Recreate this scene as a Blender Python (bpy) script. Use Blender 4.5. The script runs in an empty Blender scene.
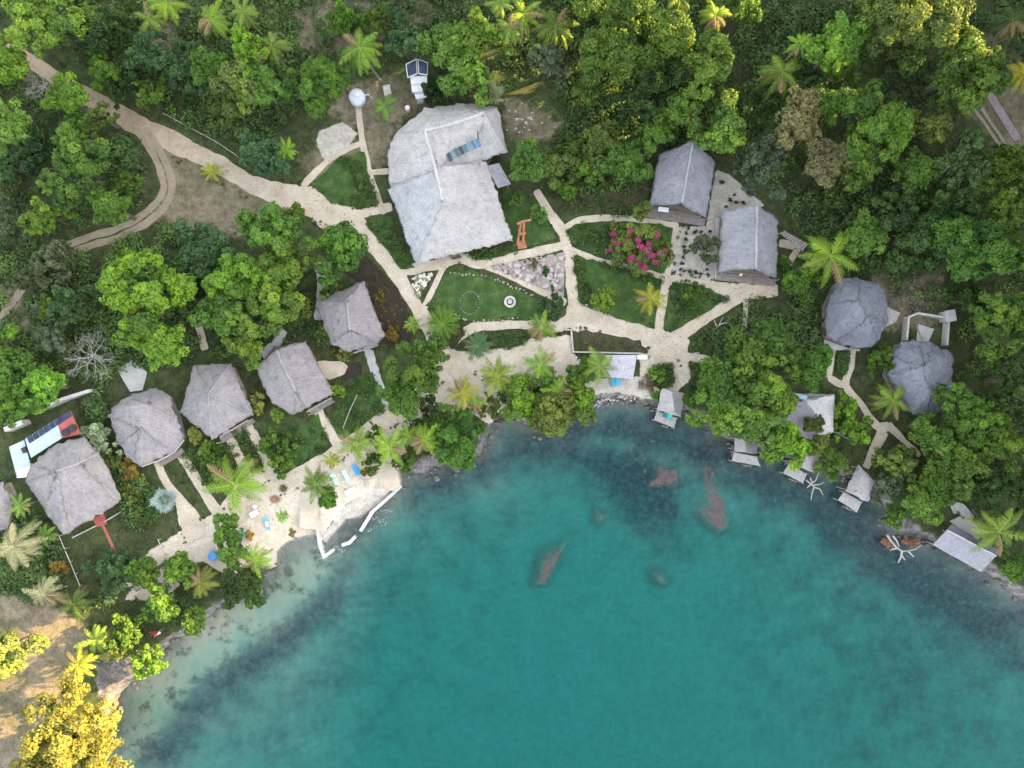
import bpy, bmesh, math, random
import numpy as np
from mathutils import Vector, noise, Quaternion, Matrix

sc = bpy.context.scene
COL = sc.collection
H = 118.0            # drone height above the water, metres
K = 0.17             # metres per photo pixel at water level
GZ = 1.6             # level of the land above the water
rng = np.random.default_rng(7)
random.seed(7)
R = math.radians

def P(px, py, z=GZ):
    s = K * (H - z) / H
    return Vector(((px - 512) * s, (384 - py) * s, z))
def PX(pts, z=GZ):
    return [P(a, b, z) for a, b in pts]

# ------------------------------------------------------------------ objects
def tag(o, label=None, cat=None, group=None, kind=None):
    if label: o['label'] = label
    if cat: o['category'] = cat
    if group: o['group'] = group
    if kind: o['kind'] = kind
    return o
def thing(name, loc, label, cat, group=None, rotz=0.0):
    o = bpy.data.objects.new(name, None)
    o.empty_display_size = 0.3
    o.location = loc; o.rotation_euler = (0, 0, rotz)
    COL.objects.link(o)
    return tag(o, label, cat, group)
def root_loc(o):
    v = Vector((0, 0, 0))
    while o is not None:
        v += Vector(o.location); o = o.parent
    return v
def copy_tree(o, parent=None):
    c = o.copy(); COL.objects.link(c); c.parent = parent
    for ch in list(o.children): copy_tree(ch, c)
    return c

class MB:
    """collects shapes in world coordinates, built as one mesh object"""
    def __init__(self): self.v = []; self.f = []
    def add(self, vs, fs):
        b = len(self.v); self.v += [tuple(x) for x in vs]; self.f += [tuple(i + b for i in f) for f in fs]; return self
    def box(self, c, s, rz=0.0, ry=0.0, rx=0.0):
        m = Matrix.Rotation(rz, 3, 'Z') @ Matrix.Rotation(ry, 3, 'Y') @ Matrix.Rotation(rx, 3, 'X')
        c = Vector(c); h = Vector(s) / 2
        vs = [c + m @ Vector((x * h.x, y * h.y, z * h.z)) for x in (-1, 1) for y in (-1, 1) for z in (-1, 1)]
        return self.add(vs, [(0,1,3,2),(4,6,7,5),(0,4,5,1),(2,3,7,6),(0,2,6,4),(1,5,7,3)])
    def prism(self, poly, z0, z1):
        n = len(poly)
        a = sum(poly[i][0]*poly[(i+1)%n][1]-poly[(i+1)%n][0]*poly[i][1] for i in range(n))
        if a < 0: poly = poly[::-1]
        vs = [(p[0], p[1], z0) for p in poly] + [(p[0], p[1], z1) for p in poly]
        return self.add(vs, [tuple(range(n, 2*n)), tuple(range(n-1, -1, -1))] + [(i, (i+1)%n, n+(i+1)%n, n+i) for i in range(n)])
    def wallrun(self, pts, w, z0, z1, closed=False):
        n = len(pts)
        for i in range(n if closed else n - 1):
            a = Vector(pts[i][:2]); b = Vector(pts[(i+1)%n][:2]); d = b - a
            self.box(((a.x+b.x)/2, (a.y+b.y)/2, (z0+z1)/2), (d.length + w*0.9, w, z1 - z0 - i*0.004), math.atan2(d.y, d.x))
        return self
    def tube(self, pts, rad, n=7, cap=True):
        pts = [Vector(p) for p in pts]; vs = []; fs = []
        if not hasattr(rad, '__len__'): rad = [rad]*len(pts)
        for i, p in enumerate(pts):
            d = (pts[min(i+1, len(pts)-1)] - pts[max(i-1, 0)]).normalized()
            u = d.cross(Vector((0.31, 0.17, 0.93)) if abs(d.z) < 0.9 else Vector((1, 0, 0))).normalized(); w = d.cross(u)
            for k in range(n):
                a = 2*math.pi*k/n
                vs.append(p + (u*math.cos(a) + w*math.sin(a))*rad[i])
        for i in range(len(pts)-1):
            for k in range(n):
                fs.append((i*n+k, i*n+(k+1)%n, (i+1)*n+(k+1)%n, (i+1)*n+k))
        if cap: fs.append(tuple(range(n-1, -1, -1))); fs.append(tuple(range((len(pts)-1)*n, len(pts)*n)))
        return self.add(vs, fs)
    def rock(self, c, r, seed=0, flat=0.7):
        bm = bmesh.new(); bmesh.ops.create_icosphere(bm, subdivisions=2, radius=1)
        o = Vector((seed*3.1, seed*1.7, seed*0.9))
        for v in bm.verts:
            f = 1 + 0.45*noise.noise(v.co*1.3 + o) + 0.2*noise.noise(v.co*3 + o)
            v.co = Vector((v.co.x*f*r, v.co.y*f*r*(0.75+0.25*math.sin(seed)), v.co.z*f*r*flat))
        bm.verts.ensure_lookup_table()
        self.add([v.co + Vector(c) for v in bm.verts], [tuple(v.index for v in f.verts) for f in bm.faces]); bm.free()
        return self
    def build(self, name, mat, parent=None, color=None, smooth=False, **kw):
        off = root_loc(parent) if parent is not None else Vector((0, 0, 0))
        me = bpy.data.meshes.new(name)
        me.from_pydata([(x-off.x, y-off.y, z-off.z) for x, y, z in self.v], [], self.f); me.update()
        if smooth: me.shade_smooth()
        if mat: me.materials.append(mat)
        o = bpy.data.objects.new(name, me); COL.objects.link(o)
        if parent is not None: o.parent = parent
        if color: o.color = (*color, 1)
        return o

def solo(mb, name, mat, base, label, cat, group=None, color=None, smooth=False):
    """a thing that is one mesh, its origin at its base"""
    mb.v = [(x-base[0], y-base[1], z-base[2]) for x, y, z in mb.v]
    o = mb.build(name, mat, None, color, smooth); o.location = base
    return tag(o, label, cat, group)
def np_mesh(name, V, F, mat, tone=None):
    """F: (n,4) quads; tone: one float per face"""
    me = bpy.data.meshes.new(name)
    me.vertices.add(len(V)); me.vertices.foreach_set('co', np.asarray(V, np.float32).ravel())
    n = len(F); me.loops.add(n*4); me.polygons.add(n)
    me.loops.foreach_set('vertex_index', np.asarray(F, np.int32).ravel())
    me.polygons.foreach_set('loop_start', np.arange(0, n*4, 4, dtype=np.int32))
    me.update(calc_edges=True)
    if tone is not None:
        a = me.attributes.new('tone', 'FLOAT', 'FACE'); a.data.foreach_set('value', np.asarray(tone, np.float32))
    if mat: me.materials.append(mat)
    return me

# ------------------------------------------------------------------ materials
class NT:
    def __init__(self, name):
        self.m = bpy.data.materials.new(name); self.m.use_nodes = True
        self.t = self.m.node_tree; self.t.nodes.clear()
        self.out = self.n('ShaderNodeOutputMaterial')
    def n(self, ty, **kw):
        x = self.t.nodes.new(ty)
        for k, v in kw.items():
            if k.startswith('i_'): x.inputs[k[2:].replace('_', ' ')].default_value = v
            else: setattr(x, k, v)
        return x
    def l(self, a, b): self.t.links.new(a, b)
    def tex(self, scale, detail=5, rough=0.6, vec=None, dim='3D'):
        x = self.n('ShaderNodeTexNoise'); x.inputs['Scale'].default_value = scale
        x.inputs['Detail'].default_value = detail; x.inputs['Roughness'].default_value = rough
        if vec is not None: self.l(vec, x.inputs['Vector'])
        return x.outputs['Fac']
    def ramp(self, fac, stops):
        x = self.n('ShaderNodeValToRGB'); e = x.color_ramp.elements
        while len(e) < len(stops): e.new(0.5)
        for k, (p, c) in enumerate(stops):
            e[k].position = p; e[k].color = (*c, 1) if len(c) == 3 else c
        self.l(fac, x.inputs['Fac']); return x.outputs['Color']
    def mix(self, fac, a, b, mode='MIX'):
        x = self.n('ShaderNodeMix', data_type='RGBA', blend_type=mode)
        for s, v in ((x.inputs['Factor'], fac), (x.inputs[6], a), (x.inputs[7], b)):
            if isinstance(v, (int, float)): s.default_value = v
            elif isinstance(v, tuple): s.default_value = (*v, 1)
            else: self.l(v, s)
        return x.outputs[2]
    def math(self, op, a, b=0.0, clamp=False):
        x = self.n('ShaderNodeMath', operation=op, use_clamp=clamp)
        for s, v in zip(x.inputs, (a, b)):
            if isinstance(v, (int, float)): s.default_value = v
            else: self.l(v, s)
        return x.outputs[0]
    def rng(self, v, a, b, c=0.0, d=1.0, smooth=False):
        x = self.n('ShaderNodeMapRange'); x.interpolation_type = 'SMOOTHSTEP' if smooth else 'LINEAR'
        self.l(v, x.inputs[0])
        for k, q in zip((1, 2, 3, 4), (a, b, c, d)): x.inputs[k].default_value = q
        return x.outputs[0]
    def attr(self, name): return self.n('ShaderNodeAttribute', attribute_name=name)
    def bump(self, h, strength, dist):
        x = self.n('ShaderNodeBump'); x.inputs['Strength'].default_value = strength; x.inputs['Distance'].default_value = dist
        self.l(h, x.inputs['Height']); return x.outputs['Normal']
    def bsdf(self, col, rough=0.8, normal=None, spec=0.3, metal=0.0):
        x = self.n('ShaderNodeBsdfPrincipled')
        if isinstance(col, tuple): x.inputs['Base Color'].default_value = (*col, 1)
        else: self.l(col, x.inputs['Base Color'])
        if isinstance(rough, (int, float)): x.inputs['Roughness'].default_value = rough
        else: self.l(rough, x.inputs['Roughness'])
        x.inputs['Specular IOR Level'].default_value = spec; x.inputs['Metallic'].default_value = metal
        if normal is not None: self.l(normal, x.inputs['Normal'])
        return x.outputs[0]
    def done(self, s): self.l(s, self.out.inputs['Surface']); return self.m
    def pos(self): return self.n('ShaderNodeNewGeometry').outputs['Position']
    def objcoord(self): return self.n('ShaderNodeTexCoord').outputs['Object']
    def oc(self): return self.n('ShaderNodeObjectInfo').outputs['Color']

def m_leaf(name, transl=0.3, rough=0.55, dead=False):
    t = NT(name); oi = t.n('ShaderNodeObjectInfo'); tone = t.attr('tone').outputs['Fac']
    hs = t.n('ShaderNodeHueSaturation')
    t.l(oi.outputs['Color'], hs.inputs['Color'])
    t.l(t.rng(tone, 0, 1, 0.516, 0.488), hs.inputs['Hue'])
    t.l(t.rng(tone, 0, 1, 0.95, 1.05), hs.inputs['Saturation'])
    t.l(t.rng(tone, 0, 1, 0.5, 1.55), hs.inputs['Value'])
    col = hs.outputs['Color']
    p = t.n('ShaderNodeBsdfPrincipled'); t.l(col, p.inputs['Base Color']); p.inputs['Roughness'].default_value = rough
    p.inputs['Specular IOR Level'].default_value = 0.25
    if dead:
        col = t.mix(t.rng(tone, 0.955, 0.975), col, (.24,.165,.085)); t.l(col, p.inputs['Base Color'])
    tr = t.n('ShaderNodeBsdfTranslucent'); t.l(t.mix(1.0, col, (1.25, 1.2, 0.6), 'MULTIPLY'), tr.inputs['Color'])
    mx = t.n('ShaderNodeMixShader'); mx.inputs[0].default_value = transl
    t.l(p.outputs[0], mx.inputs[1]); t.l(tr.outputs[0], mx.inputs[2])
    return t.done(mx.outputs[0])
M = {}
M['leaf'] = m_leaf('leaf', 0.36)
M['palm_leaf'] = m_leaf('palm_leaf', 0.25, 0.45, True)
def m_noise(name, a, b, scale, rough=0.85, bump=0.4, dist=0.05, c=None, useobj=False):
    t = NT(name); v = t.objcoord() if useobj else t.pos()
    n1 = t.tex(scale, 8, 0.65, v); n2 = t.tex(scale*7.3, 3, 0.6, v)
    f = t.math('ADD', t.math('MULTIPLY', n1, 0.65), t.math('MULTIPLY', n2, 0.35))
    col = t.ramp(f, [(0.33, a), (0.66, b)] if c is None else [(0.33, a), (0.5, b), (0.68, c)])
    return t.done(t.bsdf(col, rough, t.bump(f, bump, dist)))
M['bark'] = m_noise('bark', (.07,.055,.04), (.2,.17,.13), 3.0)
M['palm_bark'] = m_noise('palm_bark', (.12,.1,.08), (.3,.26,.21), 3.0)
M['bare_bark'] = m_noise('bare_bark', (.26,.25,.23), (.48,.46,.43), 3.0)
M['path'] = m_noise('path_sand', (.40,.335,.25), (.64,.56,.45), 0.5, 0.95, 0.3, 0.03)
M['road'] = m_noise('road_dirt', (.32,.26,.19), (.48,.41,.32), 0.4, 0.95, 0.5, 0.05)
def m_road():
    t = NT('road_dirt'); v = t.pos(); n1 = t.tex(0.4, 8, 0.65, v); n2 = t.tex(3.0, 3, 0.6, v)
    f = t.math('ADD', t.math('MULTIPLY', n1, 0.65), t.math('MULTIPLY', n2, 0.35))
    a = t.ramp(f, [(0.33, (.27,.2,.135)), (0.66, (.46,.37,.27))]); b = t.ramp(f, [(0.33, (.40,.335,.25)), (0.66, (.64,.56,.45))])
    sx = t.n('ShaderNodeSeparateXYZ'); t.l(v, sx.inputs[0])
    m = t.rng(t.math('ADD', sx.outputs[0], t.math('MULTIPLY', n1, 14)), -58, -28, 0, 1, True)
    return t.done(t.bsdf(t.mix(m, a, b), 0.95, t.bump(f, 0.5, 0.05)))
M['road'] = m_road()
M['track'] = m_noise('track_dirt', (.22,.18,.125), (.37,.31,.235), 0.5, 0.95, 0.5, 0.05)
M['lawn'] = m_noise('lawn_grass', (.02,.045,.012), (.042,.092,.02), 0.55, 0.9, 0.9, 0.1, c=(.12,.155,.048))
M['bed'] = m_noise('bed_soil', (.02,.02,.012), (.06,.062,.028), 0.9, 0.95, 0.9, 0.1, c=(.1,.085,.05))
M['soil'] = m_noise('dark_soil', (.02,.016,.011), (.055,.042,.03), 0.8, 0.95, 0.8, 0.1)
M['gravel'] = m_noise('pale_gravel', (.36,.325,.265), (.55,.505,.43), 2.2, 0.95, 0.6, 0.05)
M['mauve'] = m_noise('mauve_gravel', (.2,.17,.15), (.44,.39,.35), 2.0, 0.95, 0.8, 0.06)
M['palewood'] = m_noise('pale_wood', (.32,.3,.29), (.55,.53,.51), 2.2, 0.85, 0.4, 0.03)
M['mauvewood'] = m_noise('mauve_boards', (.2,.16,.17), (.36,.3,.32), 1.5, 0.9, 0.3, 0.03)
M['stone'] = m_noise('stone', (.3,.28,.26), (.66,.63,.58), 1.6, 0.9, 0.5, 0.05)
M['rock'] = m_noise('shore_rock', (.05,.048,.05), (.24,.22,.21), 0.9, 0.85, 0.8, 0.12)
M['concrete'] = m_noise('concrete', (.36,.36,.35), (.56,.55,.53), 0.8, 0.85, 0.2, 0.02)
M['whitewall'] = m_noise('whitewash', (.36,.355,.335), (.66,.65,.62), 0.9, 0.8, 0.2, 0.02)
M['wood'] = m_noise('weathered_wood', (.17,.15,.13), (.36,.33,.3), 2.2, 0.85, 0.4, 0.03)
M['darkwood'] = m_noise('dark_wood', (.05,.04,.032), (.13,.1,.08), 2.0, 0.8, 0.4, 0.03)
M['redwood'] = m_noise('red_wood', (.26,.1,.055), (.5,.22,.12), 1.6, 0.7, 0.3, 0.03)
M['redpaint'] = m_noise('red_paint', (.3,.07,.06), (.42,.12,.11), 1.0, 0.6, 0.1, 0.01)
M['wallmat'] = m_noise('woven_wall', (.11,.09,.07), (.24,.2,.15), 3.0, 0.9, 0.4, 0.03)
M['white'] = m_noise('white_paint', (.7,.71,.72), (.84,.84,.84), 1.0, 0.5, 0.1, 0.01)
M['metalroof'] = m_noise('blue_metal_roof', (.3,.4,.46), (.52,.61,.65), 0.7, 0.45, 0.1, 0.01)
M['dark'] = m_noise('dark_metal', (.02,.02,.022), (.06,.06,.065), 1.0, 0.6, 0.2, 0.02)
def m_objcol(name, rough=0.6, var=0.25, scale=2.0, bump=0.2):
    t = NT(name); v = t.pos(); n1 = t.tex(scale, 6, 0.65, v)
    col = t.mix(1.0, t.oc(), t.ramp(n1, [(0.3, (1-var,)*3), (0.7, (1+var,)*3)]), 'MULTIPLY')
    return t.done(t.bsdf(col, rough, t.bump(n1, bump, 0.03)))
M['paint'] = m_objcol('painted')
M['cloth'] = m_objcol('fabric', 0.9, 0.12)
def m_solar():
    t = NT('solar_cells'); uv = t.n('ShaderNodeTexCoord').outputs['UV']
    v = t.objcoord()
    n1 = t.tex(1.2, 3, 0.5, v)
    col = t.ramp(n1, [(0.35, (.012,.022,.05)), (0.65, (.03,.05,.11))])
    return t.done(t.bsdf(col, 0.3, None, 0.5))
M['solar'] = m_solar()
def m_thatch():
    t = NT('thatch'); uv = t.attr('flow').outputs['Vector']; pos = t.pos()
    mp = t.n('ShaderNodeMapping'); t.l(uv, mp.inputs['Vector']); mp.inputs['Scale'].default_value = (5.0, 0.45, 1)
    straw = t.tex(1.0, 6, 0.7, mp.outputs[0])
    mp2 = t.n('ShaderNodeMapping'); t.l(uv, mp2.inputs['Vector']); mp2.inputs['Scale'].default_value = (0.25, 2.2, 1)
    course = t.tex(1.0, 5, 0.65, mp2.outputs[0])
    blot = t.tex(0.35, 8, 0.7, pos); fine = t.tex(2.6, 5, 0.75, pos)
    f = t.math('ADD', t.math('ADD', t.math('MULTIPLY', straw, .36), t.math('MULTIPLY', course, .10)),
               t.math('ADD', t.math('MULTIPLY', blot, .27), t.math('MULTIPLY', fine, .27)))
    col = t.mix(1.0, t.oc(), t.ramp(f, [(0.35, (.42,.42,.43)), (0.45, (.8,.8,.8)), (0.54, (1.07,1.06,1.03)), (0.66, (1.46,1.42,1.32))]), 'MULTIPLY')
    # mossy and stained patches
    st = t.rng(t.tex(0.8, 7, 0.7, pos), 0.54, 0.66, 0, 0.6, True)
    col = t.mix(st, col, t.mix(1.0, t.oc(), (.55,.58,.55), 'MULTIPLY'))
    return t.done(t.bsdf(col, 0.95, t.bump(f, 0.7, 0.16), 0.1))
M['thatch'] = m_thatch()
# ------------------------------------------------------------------ terrain
SHORE = [(60,1100),(85,800),(103,740),(112,712),(122,690),(140,676),(152,665),(163,650),(174,640),(190,632),(205,618),(222,606),(240,599),(252,588),
 (264,571),(277,567),(277,552),(287,542),(303,536),(317,534),(325,544),(333,534),(346,520),(360,517),(369,511),(385,500),(402,484),(398,473),(405,473),(423,473),(440,465),
 (456,463),(480,455),(486,440),(490,428),(502,417),(519,421),(532,427),(548,425),(575,415),(583,402),(600,398),(620,398),(640,402),(655,406),(672,408),
 (690,412),(705,422),(720,435),(745,448),(775,452),(800,462),(825,470),(850,478),(872,490),(884,505),(888,525),(900,535),(925,538),(945,548),(965,560),
 (990,574),(1005,587),(1024,602),(1060,630),(1200,760),(1500,900)]
def npp(pts, z=GZ): return np.array([[p.x, p.y] for p in PX(pts, z)])
def seg_d(X, Y, A, B):
    d = B - A; L = max(float(d @ d), 1e-9)
    t = np.clip(((X-A[0])*d[0] + (Y-A[1])*d[1])/L, 0, 1)
    return np.hypot(X-A[0]-t*d[0], Y-A[1]-t*d[1])
def sdist(X, Y, poly):
    """positive inside"""
    D = np.full(X.shape, 1e9); ins = np.zeros(X.shape, bool); n = len(poly)
    for i in range(n):
        A = poly[i]; B = poly[(i+1) % n]
        D = np.minimum(D, seg_d(X, Y, A, B))
        c = (A[1] > Y) != (B[1] > Y)
        xi = (B[0]-A[0])*(Y-A[1])/((B[1]-A[1]) if abs(B[1]-A[1]) > 1e-9 else 1e-9) + A[0]
        ins ^= c & (X < xi)
    return np.where(ins, D, -D)
def ldist(X, Y, line):
    D = np.full(X.shape, 1e9)
    for i in range(len(line)-1): D = np.minimum(D, seg_d(X, Y, line[i], line[i+1]))
    return D
LAND = npp(SHORE + [(4500,900),(4500,-4500),(-4500,-4500),(-4500,1100)], 0)

ax = np.concatenate([-np.geomspace(640, 104, 12), np.arange(-100, 100.01, 0.5), np.geomspace(104, 640, 12)])
ay = np.concatenate([-np.geomspace(640, 84, 12), np.arange(-80, 80.01, 0.5), np.geomspace(84, 640, 12)])
GX, GY = np.meshgrid(ax, ay); X = GX.ravel(); Y = GY.ravel()
sd = sdist(X, Y, LAND)
BEACH = npp([(235,600),(285,575),(320,545),(372,512),(372,500),(330,480),(250,520)])
beach = np.clip(sdist(X, Y, BEACH)/2 + 0.8, 0, 1)
w = 1.6 + 4.5*beach
t = np.clip(sd/w, 0, 1); zl = GZ*(t*t*(3-2*t))
left = np.clip((P(380, 0, 0).x - X)/14, 0, 1)          # shallow shelf on the left side of the cove
dep = 5.4*(1-np.exp(-np.maximum(-sd, 0)/(14 + 34*left))) 
Z = np.where(sd > 0, zl, -dep)
nz = np.array([noise.noise((x*0.25, y*0.25, 3)) + 0.5*noise.noise((x*0.7, y*0.7, 9)) for x, y in zip(X, Y)])
sea = np.clip(-sd/3, 0, 1)
Z = Z + sea*0.35*nz
Z = np.where((sd > 0.2) & (sd < w), np.clip(Z + 0.22*nz*np.sin(np.pi*t), 0.02, GZ), Z)
def wt(polys, soft=0.8):
    o = np.zeros(X.shape)
    for p in polys: o = np.maximum(o, np.clip(0.5 + sdist(X, Y, npp(p))/(2*soft), 0, 1))
    return o
SAND = [[(216,512),(240,478),(262,472),(285,474),(330,452),(352,436),(385,412),(410,412),(418,430),(405,452),(396,462),(402,484),(372,492),(345,505),(325,530),(318,540),(300,540),(286,545),(276,568),(262,574),(250,560),(240,540),(225,530),(205,540),(190,560),(160,575),(120,590),(150,550),(175,535)],
 [(160,545),(215,515),(235,540),(250,575),(235,580),(200,560),(175,590),(150,600),(125,600)],
 [(447,350),(470,352),(512,340),(572,335),(572,352),(600,380),(580,395),(550,380),(500,410),(490,425),(470,412),(466,385),(440,372)],
 [(640,330),(695,345),(690,380),(672,396),(655,392),(650,380),(640,385)],
 [(560,318),(600,318),(660,335),(690,350),(660,372),(640,352),(572,330)],
 [(408,375),(450,345),(472,395),(460,420),(430,425),(405,410)]]
DIRT = [[(150,128),(215,163),(262,190),(300,205),(260,225),(238,236),(185,230),(150,218),(166,192),(160,160)],
 [(340,85),(420,75),(430,100),(395,125),(385,165),(365,165),(362,130),(330,112)],
 [(506,95),(540,110),(570,130),(520,145),(505,135)],[(975,40),(1060,20),(1060,150),(1005,150),(965,110)],
 [(-60,585),(45,600),(95,630),(70,680),(60,700),(40,780),(-60,780)],[(-60,285),(18,290),(30,330),(5,350),(-60,350)],
[(150,30),(200,15),(215,60),(165,80)],
 [(570,192),(650,190),(645,208),(580,208)],[(870,270),(940,270),(950,320),(885,330)],
 [(300,160),(350,115),(365,165),(320,190)],
[(255,10),(430,0),(430,30),(300,60)]]
GRAV = [[(578,380),(650,376),(652,399),(582,399)],[(676,227),(706,226),(716,170),(730,175),(765,206),(722,216),(716,284),(672,276)],[(318,132),(342,122),(358,133),(345,152),(326,163),(317,146)],
 [(318,540),(345,505),(372,490),(376,480),(402,486),(370,515),(340,540),(325,546)]]
ROCK = [[(398,468),(432,455),(445,465),(420,480),(400,482)],[(576,396),(650,394),(655,408),(580,408)],[(480,435),(520,410),(530,430),(490,432)],[(880,500),(900,545),(950,550),(930,535)],[(985,560),(1040,600),(1030,620),(985,580)],[(95,665),(145,650),(160,650),(125,700),(100,700)]]
WEED = [[(398,492),(405,474),(440,467),(486,445),(500,428),(540,432),(590,404),(600,440),(560,470),(500,478),(450,498),(410,515)],[(470,455),(580,400),(700,420),(860,495),(1040,610),(1060,700),(960,650),(890,600),(800,530),(740,495),(690,478),(600,450),(520,462)],
 [(560,440),(650,440),(700,480),(690,560),(640,530),(600,500),(560,470)],
 [(125,770),(190,695),(235,660),(272,630),(320,590),(345,575),(340,605),(280,665),(215,715),(165,775)],[(140,700),(185,660),(210,640),(205,665),(160,710)],
 [(325,545),(335,530),(350,517),(372,508),(385,505),(370,525),(345,548),(330,555)],[(405,480),(440,468),(480,460),(440,495),(400,510)]]
REEF = [[(535,592),(543,562),(566,550),(560,567),(546,592)],[(707,470),(720,471),(720,489),(730,501),(735,530),(727,538),(709,525),(699,512),(712,507)],
 [(662,466),(682,470),(686,487),(668,492),(650,490)],[(600,516),(610,520),(605,528),(598,524)],[(658,580),(668,580),(672,592),(664,590)]]
WEED2 = [[(150,790),(225,690),(320,590),(350,550),(420,500),(560,470),(540,540),(460,580),(400,660),(320,800)],[(560,430),(700,430),(860,490),(1040,600),(1040,800),(870,800),(800,640),(720,560),(600,510)]]
SHELF = [[(110,780),(125,690),(180,640),(250,595),(285,570),(320,545),(330,560),(320,585),(270,630),(230,655),(185,690),(150,740)]]
fields = {'sand': wt(SAND, 0.7), 'dirt': wt(DIRT, 2.2), 'gravel': wt(GRAV, 0.6), 'rock': wt(ROCK, 1.2), 'weed': np.maximum(1.1*wt(WEED, 8), 0.7*wt(WEED2, 34)), 'reef': np.maximum(wt(REEF, 1.2), .40*wt([[(615,415),(690,430),(710,480),(690,510),(665,560),(625,520),(610,470)]], 6)),
          'shelf': wt(SHELF, 2.5), 'under': np.clip(-sd/0.6 + 0.35, 0, 1), 'edge': np.clip(1 - np.abs(sd - 0.4)/1.8, 0, 1)}
nx, ny = len(ax), len(ay)
idx = np.arange(nx*ny).reshape(ny, nx)
Fq = np.stack([idx[:-1,:-1], idx[:-1,1:], idx[1:,1:], idx[1:,:-1]], -1).reshape(-1, 4)

reef_ = np.clip(fields['reef']*1.3, 0, 1); Z = np.where(sd < -1, np.maximum(Z, -1.25)*reef_ + Z*(1-reef_), Z)
def m_ground():
    t = NT('ground'); pos = t.pos()
    nA = t.tex(0.9, 6, 0.65, pos); nB = t.tex(0.12, 6, 0.6, pos); nC = t.tex(4.0, 4, 0.7, pos)
    def mask(name, lo=0.42, hi=0.58, amp=0.7):
        a = t.attr(name).outputs['Fac']
        return t.rng(t.math('ADD', a, t.math('MULTIPLY', t.math('SUBTRACT', nA, 0.5), amp)), lo, hi, 0, 1, True)
    f2 = t.math('ADD', t.math('MULTIPLY', nA, 0.55), t.math('MULTIPLY', nC, 0.45))
    base = t.ramp(f2, [(0.32, (.018,.024,.011)), (0.47, (.045,.06,.024)), (0.58, (.08,.09,.04)), (0.72, (.15,.135,.085))])
    base = t.mix(t.rng(nB, 0.5, 0.66, 0, 0.7, True), base, t.ramp(f2, [(0.35, (.03,.06,.018)), (0.62, (.08,.12,.04))]))
    dirt = t.ramp(f2, [(0.3, (.065,.06,.033)), (0.5, (.2,.17,.115)), (0.68, (.33,.285,.21))])
    dirt = t.mix(t.rng(nB, 0.42, 0.62, 0, 0.75, True), dirt, t.ramp(f2, [(0.35, (.06,.065,.03)), (0.65, (.15,.14,.08))]))
    sand = t.ramp(f2, [(0.3, (.4,.33,.25)), (0.5, (.6,.525,.425)), (0.68, (.74,.67,.56))])
    grav = t.ramp(f2, [(0.3, (.24,.215,.18)), (0.5, (.46,.42,.365)), (0.66, (.64,.6,.54))])
    rock = t.ramp(f2, [(0.32, (.03,.03,.032)), (0.5, (.14,.13,.125)), (0.66, (.36,.33,.31))])
    col = t.mix(mask('dirt', 0.3, 0.7, 0.9), base, dirt)
    col = t.mix(mask('edge', 0.45, 0.8, 0.9), col, rock)
    col = t.mix(mask('rock', 0.35, 0.65, 0.8), col, rock)
    col = t.mix(mask('sand'), col, sand)
    col = t.mix(mask('gravel', 0.4, 0.6, 0.5), col, grav)
    # seabed: sand, sea grass, broken reef
    sb = t.ramp(f2, [(0.3, (.28,.30,.24)), (0.7, (.46,.46,.385))])
    sb = t.mix(t.rng(nB, 0.38, 0.7, 0, 0.3, True), sb, (.26,.3,.25))
    nW = t.tex(0.22, 9, 0.68, pos)
    wv = t.math('ADD', t.attr('weed').outputs['Fac'], t.math('MULTIPLY', t.math('SUBTRACT', nW, 0.5), 1.1))
    wd = t.ramp(t.tex(1.1, 8, 0.8, pos), [(0.38, (.03,.035,.045)), (0.5, (.075,.08,.095)), (0.61, (.15,.145,.155)), (0.72, (.5,.46,.45))])
    wm = t.rng(wv, 0.17, 0.95, 0, 0.95, True)
    sb = t.mix(wm, sb, wd)
    sh = t.mix(t.rng(nW, 0.5, 0.62, 0, 0.85, True), (.52,.5,.39), (.15,.15,.115))
    sb = t.mix(mask('shelf', 0.2, 0.8, 0.9), sb, sh)
    rf = t.ramp(f2, [(0.35, (.3,.085,.08)), (0.65, (.62,.25,.24))])
    sb = t.mix(mask('reef', 0.5, 0.85, 2.2), sb, rf)
    col = t.mix(t.attr('under').outputs['Fac'], col, sb)
    return t.done(t.bsdf(col, 0.95, t.bump(f2, 0.9, 0.12), 0.15))
me = np_mesh('ground', np.stack([X, Y, Z], -1), Fq, m_ground())
for k, v in fields.items():
    a = me.attributes.new(k, 'FLOAT', 'POINT'); a.data.foreach_set('value', v.astype(np.float32))
me.shade_smooth()
g = bpy.data.objects.new('ground', me); COL.objects.link(g); tag(g, kind='structure')

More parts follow.
